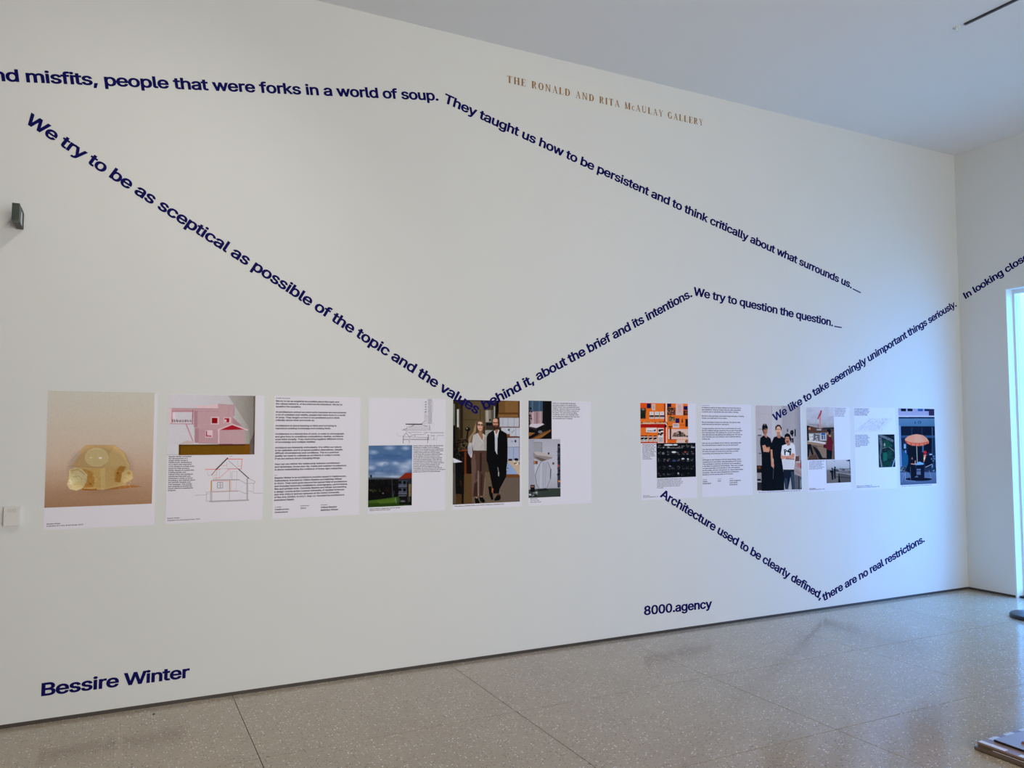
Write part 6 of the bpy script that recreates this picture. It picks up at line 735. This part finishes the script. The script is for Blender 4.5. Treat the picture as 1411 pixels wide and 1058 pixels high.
q.poly([(52, 265), (85, 270), (100, 300), (72, 320), (85, 440), (60, 440)], (22, 20, 22)).ell(88, 300, 14, 16, (176, 120, 90)).poly([(60, 480), (105, 480), (135, 600), (115, 610), (90, 530), (80, 620), (62, 640)], (24, 24, 28)).ell(312, 335, 24, 32, (20, 16, 18)).ell(298, 355, 10, 18, (180, 120, 96)).poly([(300, 385), (335, 385), (358, 450), (352, 580), (340, 650), (290, 655), (285, 530), (250, 520), (250, 490), (285, 480)], (98, 22, 34)).poly([(285, 540), (350, 560), (345, 655), (285, 655)], (16, 14, 18)).poly([(250, 492), (270, 488), (275, 520), (250, 522)], (60, 14, 22)).ell(325, 385, 12, 10, (190, 140, 110))
q.build(p, 'printed photograph of a building site with red crane')
q = Print(S5, [(280, 665), (562, 660), (575, 925), (288, 935)], W4)
q.grad([(660, (186, 190, 208)), (740, (170, 176, 194)), (775, (156, 160, 172)), (800, (104, 104, 112)), (860, (118, 116, 120)), (935, (80, 78, 80))]).speck(290, 770, 570, 805, 30, 12, [(70, 72, 80), (120, 120, 128)], 43, .7).line([(430, 770), (575, 770)], 8, (80, 84, 92)).poly([(290, 840), (420, 800), (430, 930), (290, 932)], (108, 104, 106)).poly([(440, 810), (575, 850), (575, 925), (450, 928)], (84, 82, 86)).line([(400, 810), (575, 835)], 6, (160, 158, 164)).line([(395, 860), (575, 875)], 8, (56, 54, 58)).poly([(425, 820), (435, 820), (448, 928), (422, 930)], (20, 20, 22)).ell(352, 768, 9, 12, (20, 18, 20)).poly([(320, 790), (365, 780), (365, 895), (348, 895), (340, 820)], (22, 20, 24)).ell(384, 754, 9, 12, (20, 18, 20)).poly([(370, 770), (392, 765), (392, 885), (375, 885)], (26, 24, 30)).line([(555, 665), (557, 770)], 8, (70, 74, 86)).poly([(510, 675), (550, 662), (560, 680), (520, 680)], (40, 44, 52)).line([(365, 670), (385, 692)], 4, (120, 124, 134)).rect(275, 660, 287, 940, (60, 60, 66), .5)
q.build(p, 'printed grey photograph of two people on a roof')
textblock(p, S5, 375, 62, 154, 512, ['This investigation explored', 'a conceptual approach to', 'temporary buildings called', 'Containers in the harbour.', 'Together with students', 'containers were put in', 'for an outdoor summer.'], 2, m=M_INKG, bold=1.1)
textblock(p, S5, 80, 683, 771, 262, ['In an existing collaboration we', 'were together shown part', 'containers of building plots to', 'follow through the district', 'in the harbour of the temporary', 'public space near the river'], 4, m=M_INKG, bold=1.1)
textblock(p, S5, 85, 1000, 1012, 266, ['8000.agency', 'Summer Workshop 2021-2022'], 1, name='caption', bold=1.1)

# poster 11: pale drawing and aerial
p = poster('mostly white poster with a faint slanted drawing and a small green aerial picture', 6.0885, 6.6605, 1.8035, 1.038)
q = Print(S6, [(318, 368), (510, 368), (522, 750), (330, 750)], W5)
q.fill((22, 42, 50)).poly([(318, 368), (350, 368), (500, 430), (495, 460), (380, 410), (345, 400)], (92, 108, 124)).poly([(325, 400), (360, 410), (375, 500), (350, 620), (378, 745), (355, 748), (335, 620), (345, 500)], (84, 98, 112)).line([(375, 530), (440, 510), (505, 560)], 10, (96, 110, 110)).poly([(380, 430), (450, 450), (480, 510), (400, 520)], (24, 74, 62)).poly([(378, 580), (425, 575), (425, 670), (378, 680)], (24, 98, 88)).poly([(430, 550), (480, 560), (478, 650), (430, 650)], (20, 66, 62)).poly([(385, 685), (480, 680), (475, 750), (380, 750)], (16, 62, 60)).poly([(478, 748), (512, 645), (522, 645), (490, 750)], (118, 160, 206)).rect(380, 550, 425, 575, (10, 18, 34)).ell(395, 490, 10, 22, (150, 170, 180), .8).poly([(400, 368), (512, 368), (512, 430), (490, 430)], (10, 16, 34)).speck(325, 380, 510, 740, 46, 11, [(14, 30, 42), (40, 84, 76), (70, 90, 104)], 51, .45).line([(345, 620), (360, 750)], 5, (130, 146, 158))
q.build(p, 'printed dark green aerial photograph')
D = []; g = np.random.default_rng(9)
for k in range(520):
    u, v = g.uniform(0, 1), g.uniform(0, 1); x = 60+u*260+v*165+(1-v)*0; y = 325-v*138+g.uniform(-6, 6); x += u*0
    a = g.choice([0, 1, 2]); l = g.uniform(8, 26); dx, dy = ((l, -l*.05), (l*.55, -l*.75), (g.uniform(-3, 3), -l*.6))[a]
    s = g.uniform(120, 165); D.append(([(x, y), (x+dx, y+dy)], g.uniform(1.5, 3.6), (s-6, s+8, s+52)))
D += [([(50, 330), (240, 185)], 3, (150, 165, 210)), ([(240, 185), (490, 188)], 2.5, (160, 175, 215)), ([(490, 188), (365, 325)], 2.5, (150, 165, 210)), ([(50, 330), (365, 330)], 3, (140, 155, 205)), ([(360, 325), (375, 285)], 4, (110, 125, 180)), ([(215, 175), (222, 200)], 5, (110, 125, 175)), ([(400, 178), (408, 200)], 5, (110, 125, 175))]
strokes('line_drawing', p, S6, D, W5, 'faint slanted overview drawing in thin lines')
textblock(p, S6, 42, 68, 142, 212, ['The collaboration brought up', 'in overview of existing city', 'proposed was drawn with the', 'existing buildings from local', 'to local of the building as', 'a drawing of many hands'], 3, m=M_INKG, bold=1.1)
textblock(p, S6, 53, 378, 510, 222, ['One may lead a building', 'that the site of the house', 'into a building with a garden', 'the project from the plot', 'in 2022 and the park lies', 'near a building planned for', 'the site in the landscape on', 'the new green plot, with', 'the trees remaining and', 'the paths.'], 2, m=M_INKG, bold=1.1)
textblock(p, S6, 70, 972, 988, 338, ['8000.agency in collaboration with', 'Drawing a City, for a Landscape Competition 2023'], 1, name='caption', bold=1.1)

# poster 12: parasol
p = poster('poster filled by a photograph of an orange parasol over a table', 6.699, 7.2365, 1.803, 1.040)
q = Print(S7, [(28, 65), (466, 75), (500, 980), (60, 998)], W5)
q.grad([(60, (132, 146, 196)), (160, (150, 160, 204)), (175, (40, 66, 104)), (190, (84, 122, 160)), (285, (72, 110, 150)), (295, (24, 38, 66)), (560, (22, 34, 58)), (830, (40, 52, 80)), (850, (88, 110, 150)), (995, (72, 94, 132))])
for x, c in ((65, (12, 20, 44)), (145, (12, 20, 44)), (270, (40, 90, 160)), (350, (20, 44, 90))): q.rect(x, 66, x+60, 104, c).line([(x-4, 106), (x+64, 106)], 4, (176, 186, 220))
q.rect(402, 75, 468, 155, (52, 48, 84)).rect(28, 158, 470, 172, (176, 190, 224)).rect(28, 172, 472, 190, (26, 42, 74)).ell(292, 236, 20, 16, (40, 70, 104)).ell(292, 236, 11, 9, (84, 120, 156)).rect(232, 230, 244, 252, (36, 62, 98)).poly([(30, 270), (62, 280), (80, 830), (50, 830), (40, 420)], (108, 138, 186)).rect(66, 285, 475, 400, (16, 24, 48)).rect(72, 395, 478, 425, (48, 82, 120)).rect(190, 300, 204, 400, (34, 52, 84)).rect(314, 300, 326, 400, (34, 52, 84)).rect(438, 295, 450, 640, (60, 92, 134)).rect(445, 430, 480, 830, (28, 52, 84)).rect(150, 425, 330, 760, (10, 16, 34)).rect(322, 425, 340, 600, (60, 98, 140)).rect(340, 425, 440, 600, (12, 18, 38)).rect(100, 500, 126, 555, (116, 160, 204)).rect(112, 575, 130, 632, (100, 140, 190)).poly([(80, 560), (150, 640), (160, 780), (80, 830)], (30, 84, 130)).rect(95, 480, 150, 500, (30, 50, 80))
q.line([(255, 515), (268, 850)], 9, (150, 150, 150)).poly([(112, 440), (150, 405), (215, 385), (260, 380), (330, 392), (380, 430), (405, 470), (400, 495), (375, 500), (340, 518), (280, 525), (200, 520), (150, 500), (120, 470)], (206, 112, 92)).poly([(112, 440), (150, 405), (215, 385), (260, 380), (330, 392), (380, 430), (405, 470), (300, 490), (190, 485), (118, 462)], (222, 142, 122)).poly([(235, 383), (300, 385), (345, 470), (230, 486)], (232, 156, 138), .6)
for k, (x, y) in enumerate(((130, 490), (190, 512), (240, 524), (290, 525), (345, 517), (382, 500))): q.line([(x, y-26), (x-2, y+2)], 6, (120, 40, 30))
q.line([(118, 462), (190, 487), (300, 492), (404, 474)], 6, (180, 70, 50))
q.ell(358, 602, 18, 22, (190, 30, 40)).rect(340, 630, 372, 720, (206, 130, 110)).ell(352, 675, 12, 18, (240, 200, 180)).rect(410, 618, 442, 655, (160, 190, 230)).rect(440, 640, 480, 690, (70, 110, 160)).poly([(370, 640), (440, 630), (470, 700), (440, 770), (370, 790), (345, 720)], (14, 20, 44)).speck(440, 660, 490, 820, 24, 12, [(30, 60, 100), (100, 140, 180), (12, 20, 36)], 61, .8).poly([(155, 660), (200, 640), (215, 720), (240, 780), (260, 880), (190, 930), (170, 850), (120, 820), (150, 740)], (12, 16, 34)).ell(188, 655, 24, 30, (14, 16, 30)).ell(200, 675, 8, 14, (150, 100, 100)).line([(190, 740), (235, 745), (240, 705)], 11, (190, 140, 130))
q.poly([(235, 742), (290, 712), (345, 735), (330, 755), (250, 760)], (110, 160, 206)).poly([(250, 755), (345, 750), (350, 900), (300, 930), (250, 870)], (16, 22, 46)).rect(255, 800, 305, 872, (120, 140, 176), .7).line([(255, 825), (305, 825)], 8, (20, 26, 46)).ell(280, 925, 160, 22, (14, 20, 40)).line([(120, 840), (118, 940), (240, 950)], 6, (130, 150, 186), .8).line([(405, 820), (432, 910), (350, 905)], 6, (120, 140, 176), .8).line([(60, 850), (110, 860), (70, 960)], 5, (120, 150, 196), .6).speck(60, 760, 120, 830, 14, 12, [(14, 22, 36), (110, 110, 110), (60, 80, 100)], 62, .8).line([(365, 780), (440, 745)], 7, (200, 206, 220), .8).line([(180, 780), (182, 940)], 5, (110, 130, 170), .7)
q.build(p, 'printed photograph of people under an orange parasol')
textblock(p, S7, 72, 1014, 1002, 440, ['8000.agency, installation during the summer, Zurich, Switzerland, 2021'], 0, m=M_INKG, name='caption', bold=1.0)
# ------------------------------------------------------------------ small fittings on the wall
M_DGREEN = mat('dark_green_shell', (0.035, 0.05, 0.035), 0.45, noise=0.2, nscale=60)
M_DBROWN = mat('dark_brown_shell', (0.03, 0.022, 0.02), 0.5)
M_LENS = mat('milky_lens', (0.42, 0.50, 0.54), 0.15, spec=0.6, noise=0.25, nscale=50)
M_WPLAS = mat('white_plastic', (0.70, 0.69, 0.665), 0.45)
bx_ = empty('wall_sensor', (-0.505, 0, 2.705), 'small dark green box sticking out high on the wall at its left end', 'sensor')
FX0, FX1, BZ0, BZ1 = -0.5215, -0.4885, 2.708, 2.797
MB().box(FX0, FX1, -0.05, 0, BZ0, BZ1).build('mounting', M_DBROWN, bx_, bevel=0.0015)
MB().box(FX0+0.002, FX1-0.002, -0.145, -0.05, BZ0+0.004, BZ1-0.002).build('lens', M_LENS, bx_, bevel=0.002)
MB().box(FX0-0.002, FX1, -0.225, -0.145, BZ0, BZ1+0.001).build('front_housing', M_DGREEN, bx_, bevel=0.0015)
MB().box(FX0, FX1-0.001, -0.145, -0.05, BZ0-0.001, BZ0+0.004).build('bottom_plate', M_DBROWN, bx_, bevel=0.001)
MB().box(FX1-0.004, FX1+0.001, -0.145, -0.05, BZ1-0.012, BZ1+0.001).build('rim', M_DGREEN, bx_, bevel=0.0008)
tx0, tx1, tz0, tz1 = -0.5315, -0.4545, 1.0795, 1.182
th = empty('thermostat', ((tx0+tx1)/2, 0, tz0), 'small white wall box beside the amber house poster', 'thermostat')
MB().box(tx0+0.002, tx1-0.002, -0.012, 0, tz0+0.002, tz1-0.002).build('back_plate', M_WPLAS, th, bevel=0.001)
MB().box(tx0, tx1, -0.030, -0.012, tz0, tz1).build('cover', M_WPLAS, th, bevel=0.003)
gmb = MB()
for k in range(6): gmb.box(tx0+0.020+k*0.007, tx0+0.0225+k*0.007, -0.0308, -0.0298, tz1-0.030, tz1-0.010)
gmb.build('vent', mat('pale_grey_slot', (0.5, 0.5, 0.48), 0.6), th)

# ------------------------------------------------------------------ ceiling rail and fitting
rl = empty('track_rail', (5.219, -4.0, H), 'thin dark lighting rail running across the ceiling towards the wall', 'rail')
MB().box(5.225, 5.232, -6.4, -1.735, H-0.010, H).box(5.208, 5.232, -1.735, -1.728, H-0.010, H).build('rail_edge', mat('grey_rail_metal', (0.30, 0.29, 0.31), 0.35, metal=0.3), rl)
MB().box(5.208, 5.213, -6.4, -1.735, H-0.010, H).build('rail_side', M_BLACK, rl)
MB().box(5.213, 5.225, -6.4, -1.735, H-0.006, H-0.001).build('rail_channel', M_BLACK, rl)
spk = empty('ceiling_fitting', (5.218, -1.672, H), 'tiny bright ceiling fitting just beyond the end of the dark rail', 'ceiling fitting')
MB().lathe((5.218, -1.672, H-0.004), [(0.0, 0.0), (0.024, 0.0), (0.026, 0.004)], 28).build('rosette', M_WPLAS, spk, smooth=True)
MB().lathe((5.218, -1.672, H-0.028), [(0.0, 0), (0.008, 0.002), (0.011, 0.008), (0.006, 0.014), (0.006, 0.024)], 20).build('tip', mat('bright_chrome', (0.8, 0.95, 0.93), 0.12, metal=0.6), spk, smooth=True)

# ------------------------------------------------------------------ ceiling lamps behind the camera, spot head on its own short track
sh = empty('spot_head', (0.8, -2.3, H), 'black track spotlight aimed at the wall', 'spotlight')
MB().box(0.785, 0.815, -2.5, -2.1, H-0.02, H).build('track', M_BLACK, sh)
hd_ = MB().lathe((0, 0, 0), [(0.0, 0.11), (0.045, 0.11), (0.05, 0.10), (0.05, 0.02), (0.047, 0.02), (0.047, 0.09), (0.0, 0.095)], 24).mesh('lamp_head', smooth=True)
_d = (Vector((0.8, -2.3, 4.2))-Vector((-0.2, 0, 1.3))).normalized()
ho = link('lamp_head', hd_, M_BLACK, sh, tuple(Vector((0.8, -2.3, 4.2))-_d*0.03)); ho.rotation_euler = _d.to_track_quat('Z', 'Y').to_euler()
MB().box(0.79, 0.81, -2.29, -2.27, 4.26, H-0.02).build('stem', M_BLACK, sh)

# ------------------------------------------------------------------ round black foot of a barrier post, half outside the frame
bp_ = empty('barrier_post', (6.985, -1.03, 0), 'round flat black base of a post standing on the floor before the window', 'barrier post')
MB().lathe((6.985, -1.03, 0), [(0.0, 0.0), (0.176, 0.0), (0.180, 0.004), (0.180, 0.026), (0.172, 0.034), (0.05, 0.046), (0.03, 0.06), (0.0, 0.06)], 56).build('foot', M_BLACK, bp_, smooth=False)
MB().lathe((6.985, -1.03, 0.05), [(0.021, 0.0), (0.021, 0.86), (0.03, 0.87), (0.03, 0.94), (0.018, 0.96), (0.0, 0.965)], 28).build('pole', M_BLACK, bp_, smooth=True)

# ------------------------------------------------------------------ stack of display boards on the floor, lower right
BX, BY = 3.872, -2.512
M_B1 = mat('brown_board', (0.155, 0.105, 0.075), 0.6, noise=0.25, nscale=14)
M_B2 = mat('tan_board_edge', (0.17, 0.115, 0.06), 0.6, noise=0.2, nscale=20)
M_B3 = mat('rosewood_board', (0.30, 0.20, 0.18), 0.5, noise=0.2, nscale=12)
M_B4 = mat('grey_lilac_board', (0.36, 0.33, 0.38), 0.5, noise=0.08, nscale=16)
M_WB = mat('white_tape', (0.80, 0.79, 0.82), 0.5)
GB = 'boards stacked flat on the floor'
b1 = empty('display_board', (BX+0.6, BY-0.5, 0), 'brown board at the very bottom of the floor stack, with a dark foot edge', 'board', GB)
MB().box(BX, BX+1.25, BY-1.0, BY, 0.004, 0.017).build('board', M_B1, b1, bevel=0.0015)
MB().box(BX+0.004, BX+1.24, BY-0.99, BY-0.004, 0, 0.004).build('foot', M_BLACK, b1)
b2 = empty('display_board', (BX+0.6, BY-0.5, 0.017), 'tan edged board second from the bottom of the floor stack, with a thin white line', 'board', GB)
MB().box(BX+0.016, BX+1.23, BY-0.98, BY-0.010, 0.017, 0.028).build('board', M_B2, b2, bevel=0.001)
MB().box(BX+0.014, BX+0.016, BY-0.97, BY-0.085, 0.0205, 0.0235).build('white_line', M_WB, b2)
MB().box(BX+0.020, BX+1.22, BY-0.975, BY-0.014, 0.028, 0.0305).build('dark_gap', M_BLACK, b2)
b3 = empty('display_board', (BX+0.6, BY-0.5, 0.0305), 'reddish brown board in the floor stack with a white dashed border', 'board', GB)
MB().box(BX+0.014, BX+1.23, BY-0.98, BY-0.008, 0.0305, 0.0405).build('board', M_B3, b3, bevel=0.001)
zt = 0.0405
MB().box(BX+0.016, BX+0.046, BY-0.142, BY-0.010, zt, zt+0.001).build('border_dash', M_WB, b3)
for k in range(4): MB().box(BX+0.016, BX+0.046, BY-0.36-k*0.2, BY-0.205-k*0.2, zt, zt+0.001).build('border_dash', M_WB, b3)
for k in range(9): MB().box(BX+0.095+k*0.125, BX+0.165+k*0.125, BY-0.036, BY-0.010, zt, zt+0.001).build('border_dash', M_WB, b3)
b4 = empty('display_board', (BX+0.65, BY-0.5, 0.0415), 'grey lilac board on top of the floor stack, with a small brown flap', 'board', GB)
MB().box(BX+0.085, BX+1.19, BY-0.94, BY-0.048, 0.0415, 0.0515).build('edge_band', M_BLACK, b4, bevel=0.001)
MB().box(BX+0.086, BX+1.189, BY-0.939, BY-0.049, 0.0515, 0.053).build('top_sheet', M_B4, b4)
fl = MB(); n0 = [(BX+0.15, BY-0.142, 0.0532), (BX+0.165, BY-0.205, 0.0532), (BX+0.195, BY-0.14, 0.0532), (BX+0.152, BY-0.147, 0.066), (BX+0.160, BY-0.16, 0.0545)]
fl.v = n0; fl.f = [(0, 1, 2), (0, 3, 1), (0, 2, 3), (1, 3, 2)]
fl.v = n0[:4]; fl.build('flap', mat('brown_flap', (0.22, 0.09, 0.06), 0.6), b4)

# ------------------------------------------------------------------ a dark crumb on the floor
cb = MB(); cb.lathe((0.2285, -0.13, 0.0), [(0.0, 0.0), (0.005, 0.0), (0.0065, 0.002), (0.004, 0.005), (0.0, 0.0055)], 7)
o = cb.build('crumb', M_BLACK); tag(o, 'tiny dark crumb lying on the floor close to the skirting, near the two-word lettering', 'crumb')
